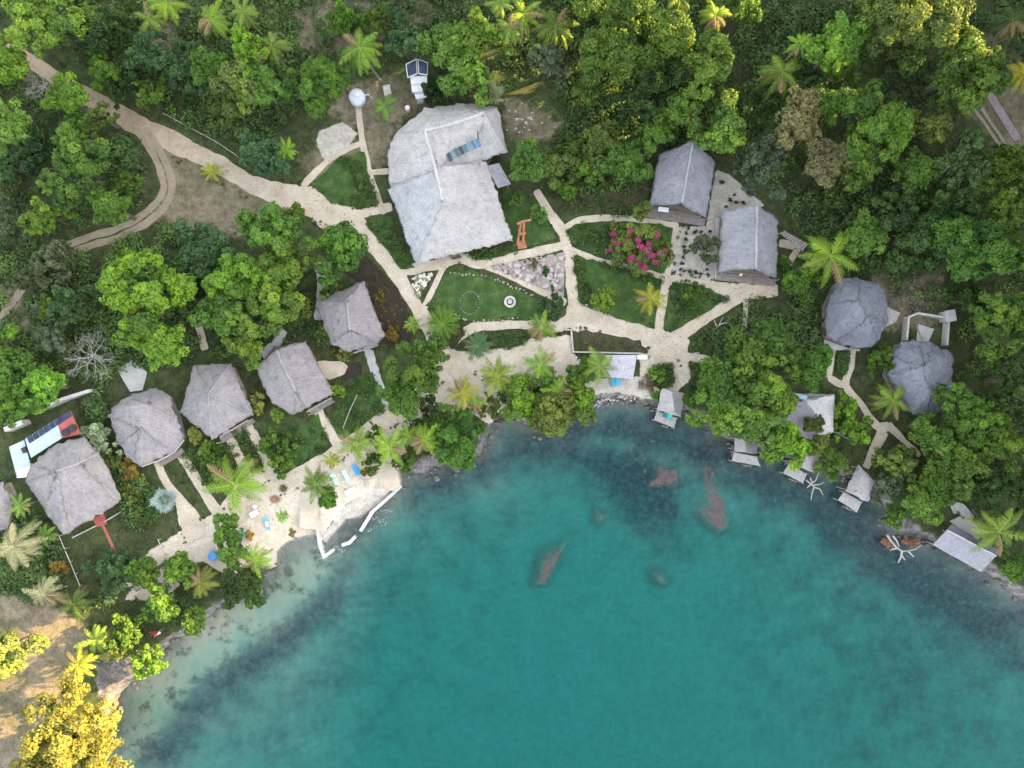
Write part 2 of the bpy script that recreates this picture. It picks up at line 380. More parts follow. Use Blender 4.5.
# ------------------------------------------------------------------ water: a clear surface over the seabed, colour from absorption
def m_water():
    t = NT('sea_water'); pos = t.pos()
    mp = t.n('ShaderNodeMapping'); t.l(pos, mp.inputs['Vector']); mp.inputs['Rotation'].default_value = (0, 0, R(-28)); mp.inputs['Scale'].default_value = (1.0, 0.45, 1)
    w1 = t.tex(0.9, 5, 0.6, mp.outputs[0]); w2 = t.tex(3.2, 3, 0.6, pos)
    h = t.math('ADD', t.math('MULTIPLY', w1, 0.75), t.math('MULTIPLY', w2, 0.25))
    nrm = t.bump(h, 0.6, 0.35)
    tr = t.n('ShaderNodeBsdfTransparent'); gl = t.n('ShaderNodeBsdfGlossy'); gl.inputs['Roughness'].default_value = 0.06
    t.l(nrm, gl.inputs['Normal'])
    fr = t.n('ShaderNodeFresnel'); fr.inputs['IOR'].default_value = 1.33; t.l(nrm, fr.inputs['Normal'])
    mx = t.n('ShaderNodeMixShader'); t.l(fr.outputs[0], mx.inputs[0]); t.l(tr.outputs[0], mx.inputs[1]); t.l(gl.outputs[0], mx.inputs[2])
    va = t.n('ShaderNodeVolumeAbsorption'); va.inputs['Color'].default_value = (0.0, 0.865, 0.88, 1); va.inputs['Density'].default_value = 0.32
    t.l(va.outputs[0], t.out.inputs['Volume'])
    return t.done(mx.outputs[0])
mb = MB(); S = 640
mb.add([(-S,-S,0),(S,-S,0),(S,S,0),(-S,S,0)], [(0,1,2,3)])
wo = mb.build('sea', m_water()); tag(wo, kind='structure')

# ------------------------------------------------------------------ roads, paths, lawns (thin sheets a few mm above one another)
_lv = [GZ + 0.03]
def lev(): _lv[0] += 0.002; return _lv[0]
PATHS = []     # world polylines with half widths, used to keep plants off the paths
def smooth_line(pts, n=8):
    out = []
    for i in range(len(pts)-1):
        p0 = pts[max(i-1,0)]; p1 = pts[i]; p2 = pts[i+1]; p3 = pts[min(i+2,len(pts)-1)]
        for k in range(n):
            t = k/n
            out.append([0.5*((2*b)+(-a+c)*t+(2*a-5*b+4*c-d)*t*t+(-a+3*b-3*c+d)*t**3) for a, b, c, d in zip(p0, p1, p2, p3)])
    out.append(list(pts[-1])); return out
def strip(name, pts, mat, jit=0.25, round_ends=True):
    """pts: (px, py, width_px)"""
    z = lev(); L = smooth_line([list(p) for p in pts]); s = K*(H-z)/H
    pos = [P(a, b, z) for a, b, _ in L]; wd = [c*s/2 for _, _, c in L]
    PATHS.append((np.array([[p.x, p.y] for p in pos]), max(wd)))
    vs = []; fs = []; nc = 3
    for i, p in enumerate(pos):
        d = (pos[min(i+1,len(pos)-1)] - pos[max(i-1,0)]); d.z = 0; d.normalize(); q = Vector((-d.y, d.x, 0))
        for sgn in (-1, 1):
            ww = wd[i]*(1 + jit*noise.noise((p.x*0.5+sgn*7, p.y*0.5, z*50)) + 0.5*jit*noise.noise((p.x*1.7+sgn*9, p.y*1.7, 4)))
            if round_ends and i in (0, len(pos)-1): ww *= 0.7
            vs.append(p + q*ww*sgn)
        if i: fs.append((2*i-2, 2*i-1, 2*i+1, 2*i)[::-1])
    mb = MB().add(vs, fs); o = mb.build(name, mat); tag(o, kind='structure'); return o
def patch(name, pts, mat, jit=0.12, z=None, sub=6):
    """irregular flat polygon"""
    if z is None: z = lev()
    W = PX(pts, z); out = []; n = len(W)
    for i in range(n):
        a, b = W[i], W[(i+1)%n]
        for k in range(sub):
            p = a.lerp(b, k/sub); out.append(p + Vector((noise.noise((p.x, p.y, 1)), noise.noise((p.x, p.y, 8)), 0))*jit*3)
    a = sum(out[i].x*out[(i+1)%len(out)].y-out[(i+1)%len(out)].x*out[i].y for i in range(len(out)))
    if a < 0: out = out[::-1]
    mb = MB().add(out, [tuple(range(len(out)))]); o = mb.build(name, mat); tag(o, kind='structure'); return o
strip('dirt_road', [(-30,20,13),(15,50,13),(50,74,14),(92,100,17),(135,124,20),(180,146,20),(215,163,17),(250,183,18),(285,196,24),(315,204,30),(340,216,30)], M['road'])
for off in (-4.5, 4.5):
    strip('track', [(140+off,128,7),(155+off,150,7),(165+off,172,7),(167+off,192,7),(152+off,213+off*.5,7),(122,231+off,7),(85,243+off,7),(50,256+off,6)], M['track'], 0.4)
strip('track', [(-20,350,9),(5,312,8),(25,285,8)], M['track'])
strip('path', [(306,200,24),(325,209,34),(350,222,26),(372,243,17),(392,268,15),(411,298,14),(425,320,15),(440,346,18),(456,366,20),(464,386,14),(474,408,10)], M['path'])
strip('path', [(338,216,10),(362,213,9),(392,207,9)], M['path'])
strip('path', [(357,95,6),(361,130,6),(366,160,7),(374,188,7),(384,214,6)], M['road'])
strip('path', [(296,196,6),(312,176,7),(336,155,6),(362,143,6)], M['road'])
strip('path', [(366,172,6),(378,172,6),(392,171,6)], M['path'])
strip('path', [(398,272,11),(440,264,10),(460,258,13),(482,264,10),(512,257,9),(545,250,9),(570,243,9)], M['path'])
strip('path', [(536,190,7),(549,212,9),(562,232,10),(569,256,11),(572,285,12),(577,316,14)], M['path'])
strip('path', [(562,232,7),(578,221,7),(605,218,7),(640,221,8),(678,227,8)], M['path'])
strip('path', [(675,222,9),(670,255,9),(665,285,9),(659,325,10),(656,342,12)], M['path'])
strip('path', [(568,249,8),(597,260,6),(630,268,6),(667,279,8)], M['path'])
strip('path', [(662,279,9),(700,285,11),(735,291,16),(778,290,14)], M['path'])
strip('path', [(566,312,18),(596,318,18),(630,329,18),(662,342,26),(700,352,12)], M['path'])
strip('path', [(662,344,20),(688,330,12),(712,313,12),(742,295,14)], M['path'])
strip('path', [(746,300,5),(745,318,5),(743,336,5)], M['path'])
strip('path', [(660,340,30),(666,362,22),(672,384,13),(668,396,9)], M['path'])
strip('path', [(684,358,9),(705,359,8),(722,364,6)], M['path'])
strip('path', [(578,313,14),(560,326,12),(535,325,9),(505,325,9),(472,328,10),(452,342,12)], M['path'])
strip('path', [(444,266,6),(435,285,6),(424,308,7)], M['path'])
strip('path', [(480,265,6),(500,272,6),(530,286,6),(566,303,8)], M['path'])
strip('path', [(366,343,10),(373,365,9),(380,388,9),(388,414,9)], M['concrete'])
strip('path', [(316,407,10),(326,424,9),(336,442,11),(350,446,8)], M['path'])
strip('path', [(226,431,9),(238,454,10),(246,474,10),(252,490,12)], M['path'])
strip('path', [(247,424,9),(258,443,10),(266,460,10),(272,476,12)], M['path'])
strip('path', [(157,461,8),(166,482,8),(178,498,9),(190,520,22),(196,540,22)], M['path'])
strip('path', [(178,450,9),(193,474,10),(207,497,10),(222,520,12),(228,535,14)], M['path'])
strip('path', [(235,520,16),(262,497,14),(290,480,14),(325,459,14),(352,441,13),(385,420,20),(410,410,12)], M['path'])
strip('path', [(834,345,6),(831,362,6),(829,378,6)], M['path'])
strip('path', [(853,346,6),(851,364,7),(846,386,8),(862,405,6),(876,425,9),(889,427,11)], M['path'])
strip('path', [(829,377,6),(838,383,8),(848,385,8)], M['path'])
strip('path', [(886,424,13),(878,442,11),(871,456,9),(866,468,7)], M['path'])
strip('path', [(888,424,9),(903,440,6),(920,456,5)], M['road'])
strip('path', [(779,243,8),(797,247,7),(792,258,6),(787,268,6)], M['path'])
strip('path', [(988,92,8),(1003,116,8),(1018,140,8)], M['mauvewood'], 0.05)
for o_ in (0, 7): strip('track', [(970+o_,104-o_*.3,3),(986+o_,125,3),(1000+o_,146,3)], M['track'], 0.5)
strip('path', [(205,350,7),(201,335,7),(196,320,7)], M['path'])
strip('path', [(318,320,9),(322,285,10),(318,262,10)], M['concrete'])
strip('path', [(284,330,8),(276,343,9),(262,356,10)], M['concrete'])
strip('path', [(952,510,10),(960,508,10),(972,520,9)], M['concrete'])
strip('path', [(100,520,3),(106,532,3),(115,552,3)], M['redpaint'], 0.1)
patch('red_pad', [(92,519),(104,513),(107,524),(97,527)], M['redpaint'], 0.03)
patch('concrete_yard', [(117,369),(132,360),(147,372),(143,390),(130,392)], M['concrete'], 0.05)
patch('concrete_yard', [(300,490),(318,488),(318,530),(300,528)], M['path'], 0.05)
for p in ([(311,184),(341,156),(364,152),(369,176),(379,203),(361,209),(331,203)],
          [(365,223),(391,215),(397,238),(411,263),(416,268),(401,269)],
          [(426,306),(447,273),(470,270),(488,276),(532,297),(558,304),(560,315),(540,319),(468,322),(452,315)],
          [(502,186),(534,200),(558,238),(514,250),(505,228)],
          [(567,230),(577,224),(622,221),(660,224),(673,228),(665,273),(644,268),(612,259),(571,244)],
          [(574,255),(612,265),(662,280),(654,329),(610,316),(579,303)],
          [(672,282),(702,285),(729,298),(672,332),(663,329)],
          [(330,424),(343,392),(372,372),(384,408),(352,433),(340,436)],
          [(264,448),(318,414),(329,448),(286,472)]):
    patch('lawn', p, M['lawn'])
for p in ([(464,251),(496,242),(514,244),(516,252),(476,261)], [(739,307),(742,332),(719,352),(688,352),(690,340),(698,331)],
          [(688,364),(719,368),(712,386),(693,378)], [(488,334),(520,330),(534,335),(522,345),(490,350)], [(440,335),(462,325),(465,335),(452,350)],
          [(580,330),(600,333),(640,341),(647,352),(583,352)], [(570,210),(545,190),(650,190),(645,214),(600,214)], [(654,366),(672,364),(674,382),(660,390),(652,384)],
          [(838,352),(847,352),(845,373),(836,372)], [(780,252),(790,248),(786,266),(780,266)], [(118,454),(131,466),(150,500),(142,520),(120,480)]):
    patch('garden_bed', p, M['bed'])
patch('garden_bed', [(345,272),(366,256),(398,288),(412,318),(410,348),(390,348),(378,320),(362,282)], M['soil'])
patch('garden_bed', [(340,366),(358,362),(362,374),(345,380)], M['soil'])
patch('gravel_yard', [(489,266),(565,252),(564,298)], M['mauve'], 0.05)
patch('gravel_yard', [(407,276),(434,272),(419,299)], M['bed'], 0.05)
patch('gravel_yard', [(317,361),(340,361),(348,366),(345,374),(330,380),(320,376)], M['path'], 0.08)
# ------------------------------------------------------------------ plants: mesh library
def unit(v): return v/np.maximum(np.linalg.norm(v, axis=-1, keepdims=True), 1e-9)
def leaf_quads(C, N, size, asp=0.62, jit=0.5):
    n = len(C); N = unit(N + rng.normal(0, jit, (n, 3)))
    t = unit(np.cross(N, rng.normal(0, 1, (n, 3)))); b = np.cross(N, t); s = size[:, None]
    V = np.stack([C - t*s, C + b*s*asp - N*s*0.18, C + t*s, C - b*s*asp - N*s*0.18], 1).reshape(-1, 3)
    return V, np.arange(n*4).reshape(n, 4)
def sph(n, zmin=-1.0):
    z = rng.uniform(zmin, 1, n); a = rng.uniform(0, 2*np.pi, n); r = np.sqrt(np.maximum(0, 1-z*z))
    return np.stack([r*np.cos(a), r*np.sin(a), z], -1)
def crown_mesh(r, nl, ns, nleaf, leaf, squash=0.72, lob=(0.26, 0.42), jit=0.55, name='crown', fill=0.5, uneven=0.36):
    ph = rng.uniform(0, 6.28, 4)
    Cs = []; Ns = []; T = []; Sz = []
    d = sph(nl, -0.35); az = np.arctan2(d[:,1], d[:,0])
    ir = 1 + uneven*(np.sin(2*az+ph[0])*0.5 + np.sin(3*az+ph[1])*0.5 + 0.5*np.sin(5*az+ph[2]))
    lr = rng.uniform(*lob, nl)*r
    rad = (r*ir - lr*0.9)*np.where(rng.random(nl) < fill*0.5, rng.uniform(0.25, 0.75, nl), rng.uniform(0.8, 1.02, nl))
    lc = d*rad[:,None]; lc[:,2] *= squash
    lt = rng.normal(0, 0.16, nl)
    w = lr**2; w /= w.sum()
    for i in range(nl):
        m = max(12, int(nleaf*w[i])); k = max(4, int(ns*rng.uniform(.7, 1.3)))
        sd_ = sph(k, -0.4); sc_ = lc[i] + sd_*lr[i]*rng.uniform(0.55, 0.85, (k, 1)); sr = lr[i]*rng.uniform(0.3, 0.5, k); st = rng.normal(0, 0.1, k)
        j = rng.integers(0, k, m); dd = sph(m, -0.5)
        p = sc_[j] + dd*(sr[j]*rng.uniform(0.75, 1.15, m))[:,None]
        Cs.append(p); Ns.append(dd*0.8 + sd_[j]*0.4 + np.array([0, 0, 0.35]))
        T.append(0.5 + lt[i] + st[j] + rng.normal(0, 0.13, m)); Sz.append(leaf*rng.uniform(0.45, 1.55, m))
    C = np.concatenate(Cs); V, F = leaf_quads(C, np.concatenate(Ns), np.concatenate(Sz), 0.62, jit)
    return np_mesh(name, V, F, M['leaf'], np.clip(np.concatenate(T), 0, 1))
def trunk_mesh(r, h, name='trunk', limbs=5, mat='bark'):
    """origin at crown centre height: trunk runs from -h to 0, limbs spread into the crown"""
    mb = MB(); tr = 0.05*r + 0.08; a0 = rng.uniform(0, 6.28)
    mb.tube([(0,0,-h-0.3),(0.03*r,0.02*r,-h*0.6),(-0.02*r,0.04*r,-h*0.3),(0,0,0.1*r)], [tr*1.5, tr*1.05, tr*0.9, tr*0.6], 8)
    for k in range(limbs):
        a = a0 + 6.28*k/limbs + rng.uniform(-.3, .3); l = r*rng.uniform(0.5, 0.75)
        z0 = -h*rng.uniform(0.15, 0.4)
        mb.tube([(0,0,z0),(math.cos(a)*l*.45, math.sin(a)*l*.45, z0*0.3+0.05*r),(math.cos(a)*l, math.sin(a)*l, 0.2*r)], [tr*.6, tr*.42, tr*.15], 6)
    me = bpy.data.meshes.new(name); me.from_pydata(mb.v, [], mb.f); me.materials.append(M[mat]); return me
LIB = {}
def lib(kind, r, items): LIB.setdefault(kind, []).append((r, items))
for r, n, var in ((2.4, 4600, 3), (3.8, 10500, 6), (5.8, 21000, 5), (8.6, 40000, 2)):
    for v in range(var):
        nl = int(9 + r*5.5)
        lib('round', r, (crown_mesh(r, nl, 9, n, 0.175 if r < 3 else 0.2, 0.72, (0.24, 0.40) if r < 5 else (0.16, 0.30)), trunk_mesh(r, r*1.1)))
for r, n, var in ((2.4, 3200, 2), (4.2, 9000, 3), (6.2, 16500, 2)):
    for v in range(var):
        lib('loose', r, (crown_mesh(r, int(14 + r*7), 6, n, 0.175 if r < 3 else 0.195, 0.8, (0.13, 0.26), 0.9, fill=0.9, uneven=0.4), trunk_mesh(r, r*1.2, limbs=7)))
for v in range(3):
    lib('bushy', 1.3, (crown_mesh(1.3, 11, 6, 1300, 0.16, 0.7, (0.3, 0.5), name='foliage'), trunk_mesh(1.3, 0.9, name='stem')))
def arc(a, L, up, droop, n=9):
    p = []
    for k in range(n):
        t = k/(n-1); h = L*(t - 0.12*t*t*max(droop, 0)); p.append(Vector((math.cos(a)*h, math.sin(a)*h, L*(up*t - droop*t*t))))
    return p
def palm_crown(L, nf, leaf_w=0.085, nlf=24, droop=(0.35, 0.75), name='crown', ragged=0.25):
    V = []; F = []; T = []
    def quad(a, b, c, d, t): 
        i = len(V); V.extend([a, b, c, d]); F.append((i, i+1, i+2, i+3)); T.append(t)
    for k in range(nf):
        ring = k/nf; a = k*2.39996 + rng.uniform(-.2, .2)
        up = 0.75 - 0.75*ring + rng.uniform(-.1, .1); dr = rng.uniform(*droop)*(0.75+0.5*ring)
        l = L*rng.uniform(0.7, 1.1)*(0.8 + 0.2*math.sin(math.pi*min(1, ring+.25)))
        sp = arc(a, l, up, dr, 13); ft = float(np.clip(0.62 - 0.25*ring + rng.normal(0, .1), 0, 1))
        if k >= nf-2 or rng.random() < .05: ft = 0.99
        dead = ft > .98
        tw = rng.uniform(-.35, .35)
        side0 = Vector((-math.sin(a), math.cos(a), 0))
        for i in range(len(sp)-1):
            w = side0*(0.045*(1 - i/len(sp)) + 0.012); quad(sp[i]-w, sp[i]+w, sp[i+1]+w*.8, sp[i+1]-w*.8, min(.94, ft+.3))
        for m in range(nlf):
            t = 0.12 + 0.88*m/(nlf-1); x = t*12; i = min(int(x), 11); p = sp[i].lerp(sp[i+1], x-i); dirv = (sp[i+1]-sp[i]).normalized()
            ll = L*0.22*math.sin(math.pi*min(0.97, 0.16+0.8*t))**0.7
            for sg in (-1, 1):
                if rng.random() < ragged*0.25: continue
                o = side0*sg*math.cos(tw*sg) + Vector((0, 0, math.sin(tw)*sg - 0.28 - 0.3*rng.random()))
                q = (o.normalized()*0.85 + dirv*0.6 + Vector(rng.normal(0, .06, 3))).normalized()
                e = p + q*ll*rng.uniform(.85, 1.1); e.z -= ll*0.18; md = p.lerp(e, 0.5) + Vector((0, 0, 0.05)); wv = dirv*leaf_w*(0.8+L*0.06)
                quad(p-wv*.5, p+wv*.5, md+wv*.6, md-wv*.6, (.99 if dead else float(np.clip(ft + rng.normal(0, .09), 0, .94))))
                quad(md-wv*.6, md+wv*.6, e+wv*.12, e-wv*.12, (.99 if dead else float(np.clip(ft + 0.06 + rng.normal(0, .09), 0, .94))))
    return np_mesh(name, np.array([tuple(v) for v in V]), np.array(F), M['palm_leaf'], T)
def palm_trunk(h, lean):
    mb = MB(); n = 8
    pts = [(lean*(-(1-k/n)**2)*h*.25, lean*0.3*(-(1-k/n)**2)*h*.2, -h - 0.3 + (h+0.3)*k/n) for k in range(n+1)]
    mb.tube(pts, [0.24]+[0.17-0.05*k/n for k in range(1, n+1)], 8)
    mb.tube([(0,0,-0.5),(0,0,0.15)], [0.2, 0.1], 7)
    me = bpy.data.meshes.new('trunk'); me.from_pydata(mb.v, [], mb.f); me.materials.append(M['palm_bark']); return me
for v in range(4): lib('palm', 4.2, (palm_crown(4.2, 17 + v, 0.085, 26, (0.5, 1.15), name='crown'), palm_trunk(7.5, (-1)**v*rng.uniform(.3, 1.2))))
for v in range(2): lib('palmsmall', 2.2, (palm_crown(2.2, 15, 0.075, 18, (0.25, 0.6)), palm_trunk(2.2, 0.2)))
for v in range(2): lib('agave', 2.2, (palm_crown(2.2, 44, 0.075, 11, (0.15, 0.45), ragged=0.1), palm_trunk(2.0, 0.1)))
def fan_crown(L, nf=27):
    V = []; F = []; T = []
    for k in range(nf):
        a = k*2.39996; el = math.radians(82 - 88*(k/nf)); a += rng.uniform(-.3, .3); el += rng.uniform(-.2, .2); d = Vector((math.cos(a)*math.cos(el), math.sin(a)*math.cos(el), math.sin(el)))
        st = L*rng.uniform(.3, .62); c = d*st; s = Vector((-math.sin(a), math.cos(a), 0)); u = d.cross(s); ft = rng.uniform(.3, .7)
        i = len(V); w = s*.03; V += [w*0, w, c+w, c-w]; F.append((i, i+1, i+2, i+3)); T.append(.8)
        for m in range(13):
            b = math.radians(-115 + 230*m/12); q = (d*math.cos(b) + s*math.sin(b)).normalized(); e = c + q*L*rng.uniform(.38, .58)*(0.7+.3*math.cos(b)) - Vector((0,0,.1)); 
            pw = (d*-math.sin(b) + s*math.cos(b))*L*.035; md = c.lerp(e, .55)
            i = len(V); V += [c, md+pw, e, md-pw]; F.append((i, i+1, i+2, i+3)); T.append(float(np.clip(ft+rng.normal(0, .1), 0, 1)))
    return np_mesh('crown', np.array([tuple(v) for v in V]), np.array(F), M['palm_leaf'], T)
for v in range(2): lib('fan', 2.6, (fan_crown(2.6), palm_trunk(3.0, 0.1)))
def banana_crown(L, nf=9):
    V = []; F = []; T = []
    for k in range(nf):
        a = k*2.39996 + rng.uniform(-.3, .3); sp = arc(a, L*rng.uniform(.8, 1.1), 0.8-0.06*k, 0.75, 9); s = Vector((-math.sin(a), math.cos(a), -.12)); s2 = Vector((math.sin(a), -math.cos(a), -.12)); ft = rng.uniform(.35, .7)
        for i in range(8):
            w0 = L*.17*math.sin(math.pi*min(1, max(.05, (i-.6)/7.6)))**.6 if i else .03; w1 = L*.17*math.sin(math.pi*min(.985, (i+.4)/7.6))**.6
            for sv in (s, s2):
                j = len(V); V += [sp[i], sp[i]+sv*w0, sp[i+1]+sv*w1*rng.uniform(.85, 1), sp[i+1]]; F.append((j, j+1, j+2, j+3)); T.append(float(np.clip(ft+rng.normal(0, .05), 0, 1)))
    return np_mesh('crown', np.array([tuple(v) for v in V]), np.array(F), M['palm_leaf'], T)
for v in range(2): lib('banana', 2.6, (banana_crown(2.6), palm_trunk(2.2, 0.1)))
def bare_mesh(r, twigs=26):
    mb = MB()
    def br(p, d, l, rad, dep):
        q = p + d*l*.5 + Vector(rng.normal(0, l*.08, 3)); e = q + (d + Vector(rng.normal(0, .2, 3))).normalized()*l*.5
        mb.tube([p, q, e], [rad, rad*.75, rad*.5], 5, False)
        if dep > 0:
            for _ in range(3):
                nd = (d + Vector(rng.normal(0, .65, 3))).normalized(); nd.z = max(nd.z, -.15); br(q.lerp(e, rng.uniform(.2, 1)), nd, l*rng.uniform(.6, .8), rad*.5, dep-1)
    for k in range(8):
        a = k*6.28/8 + rng.uniform(-.3, .3); br(Vector((0,0,-r*.4)), Vector((math.cos(a), math.sin(a), .55)).normalized(), r*.5, .075, 4)
    me = bpy.data.meshes.new('crown'); me.from_pydata(mb.v, [], mb.f); me.materials.append(M['bare_bark']); return me
def stem_mesh(r, h):
    mb = MB().tube([(0,0,-h-.3),(0.1,0,-h*.5),(0,0,-r*.3)], [.24,.2,.15], 7)
    me = bpy.data.meshes.new('trunk'); me.from_pydata(mb.v, [], mb.f); me.materials.append(M['bare_bark']); return me
for v in range(2): lib('bare', 3.4, (bare_mesh(3.4), stem_mesh(3.4, 4.0)))

PAL = {'g': (.1,.175,.028), 'l': (.145,.25,.042), 'y': (.165,.3,.035), 'yy': (.235,.255,.055), 'd': (.055,.105,.026), 'b': (.085,.155,.058), 'o': (.13,.18,.04),
       'n': (.22,.2,.085), 'gr': (.11,.145,.075), 'p': (.3,.34,.19), 'v': (.105,.205,.03), 'bl': (.3,.38,.36), 'dk': (.035,.07,.02), 'or': (.24,.17,.035), 'w': (.3,.29,.26)}
NAMES = {'round': ('broadleaf_tree', 'tree', ('crown', 'trunk')), 'loose': ('feathery_tree', 'tree', ('crown', 'trunk')), 'bushy': ('shrub', 'shrub', ('foliage', 'stem')),
         'palm': ('coconut_palm', 'palm tree', ('crown', 'trunk')), 'palmsmall': ('young_palm', 'palm tree', ('crown', 'trunk')), 'agave': ('spiky_palm', 'palm tree', ('crown', 'trunk')),
         'fan': ('fan_palm', 'palm tree', ('crown', 'trunk')), 'banana': ('banana_plant', 'plant', ('crown', 'trunk')), 'bare': ('bare_tree', 'tree', ('crown', 'trunk'))}
LABELS = {}
_cnt = {}
CANOPY = []
def plant(px, py, rpx, h, kind, col, label, group=None, tilt=0.0):
    """crown centre seen at (px,py), radius rpx, crown centre h metres above the ground"""
    if kind == 'palm': rpx *= 1.13
    if group in ('trees of the wooded hillside',): rpx *= 1.12
    zc = GZ + h; c = P(px, py, zc); r = rpx*K*(H-zc)/H
    cand = LIB[kind]; best = min(abs(math.log(rr/r)) for rr, _ in cand)
    opts = [x for x in cand if abs(math.log(x[0]/r)) < best + 0.02]
    i = _cnt.get(kind, 0); _cnt[kind] = i+1
    rr, (cm, tm) = opts[i % len(opts)]
    s = r/rr; nm, cat, (n1, n2) = NAMES[kind]
    root = thing(nm, (c.x, c.y, GZ), label, cat, group, rng.uniform(0, 6.28) if kind not in () else 0)
    LABELS[label] = LABELS.get(label, 0) + 1
    cr = bpy.data.objects.new(n1, cm); COL.objects.link(cr); cr.parent = root; cr.location = (0, 0, h)
    sz = s if kind in ('palm', 'palmsmall', 'agave', 'fan', 'banana') else min(s, 1.15)*rng.uniform(.92, 1.08)
    cr.scale = (s*rng.uniform(.96, 1.04), s*rng.uniform(.96, 1.04), sz)
    j = rng.normal(0, .05); b = np.array(PAL[col] if not (col == 'yy' and 'palm' in kind) else (.27,.31,.04))*(1+rng.normal(0, .08)); b = b*np.array((1.06,.94,.9)) if kind == 'palm' else b; cr.color = (b[0]*(1+j), b[1], b[2]*(1-j), 1)
    th = -min(v.co.z for v in tm.vertices) - .3
    tk = bpy.data.objects.new(n2, tm); COL.objects.link(tk); tk.parent = root; tk.location = (0, 0, h); tk.scale = (s, s, h/th)
    CANOPY.append((c.x, c.y, r)); return root
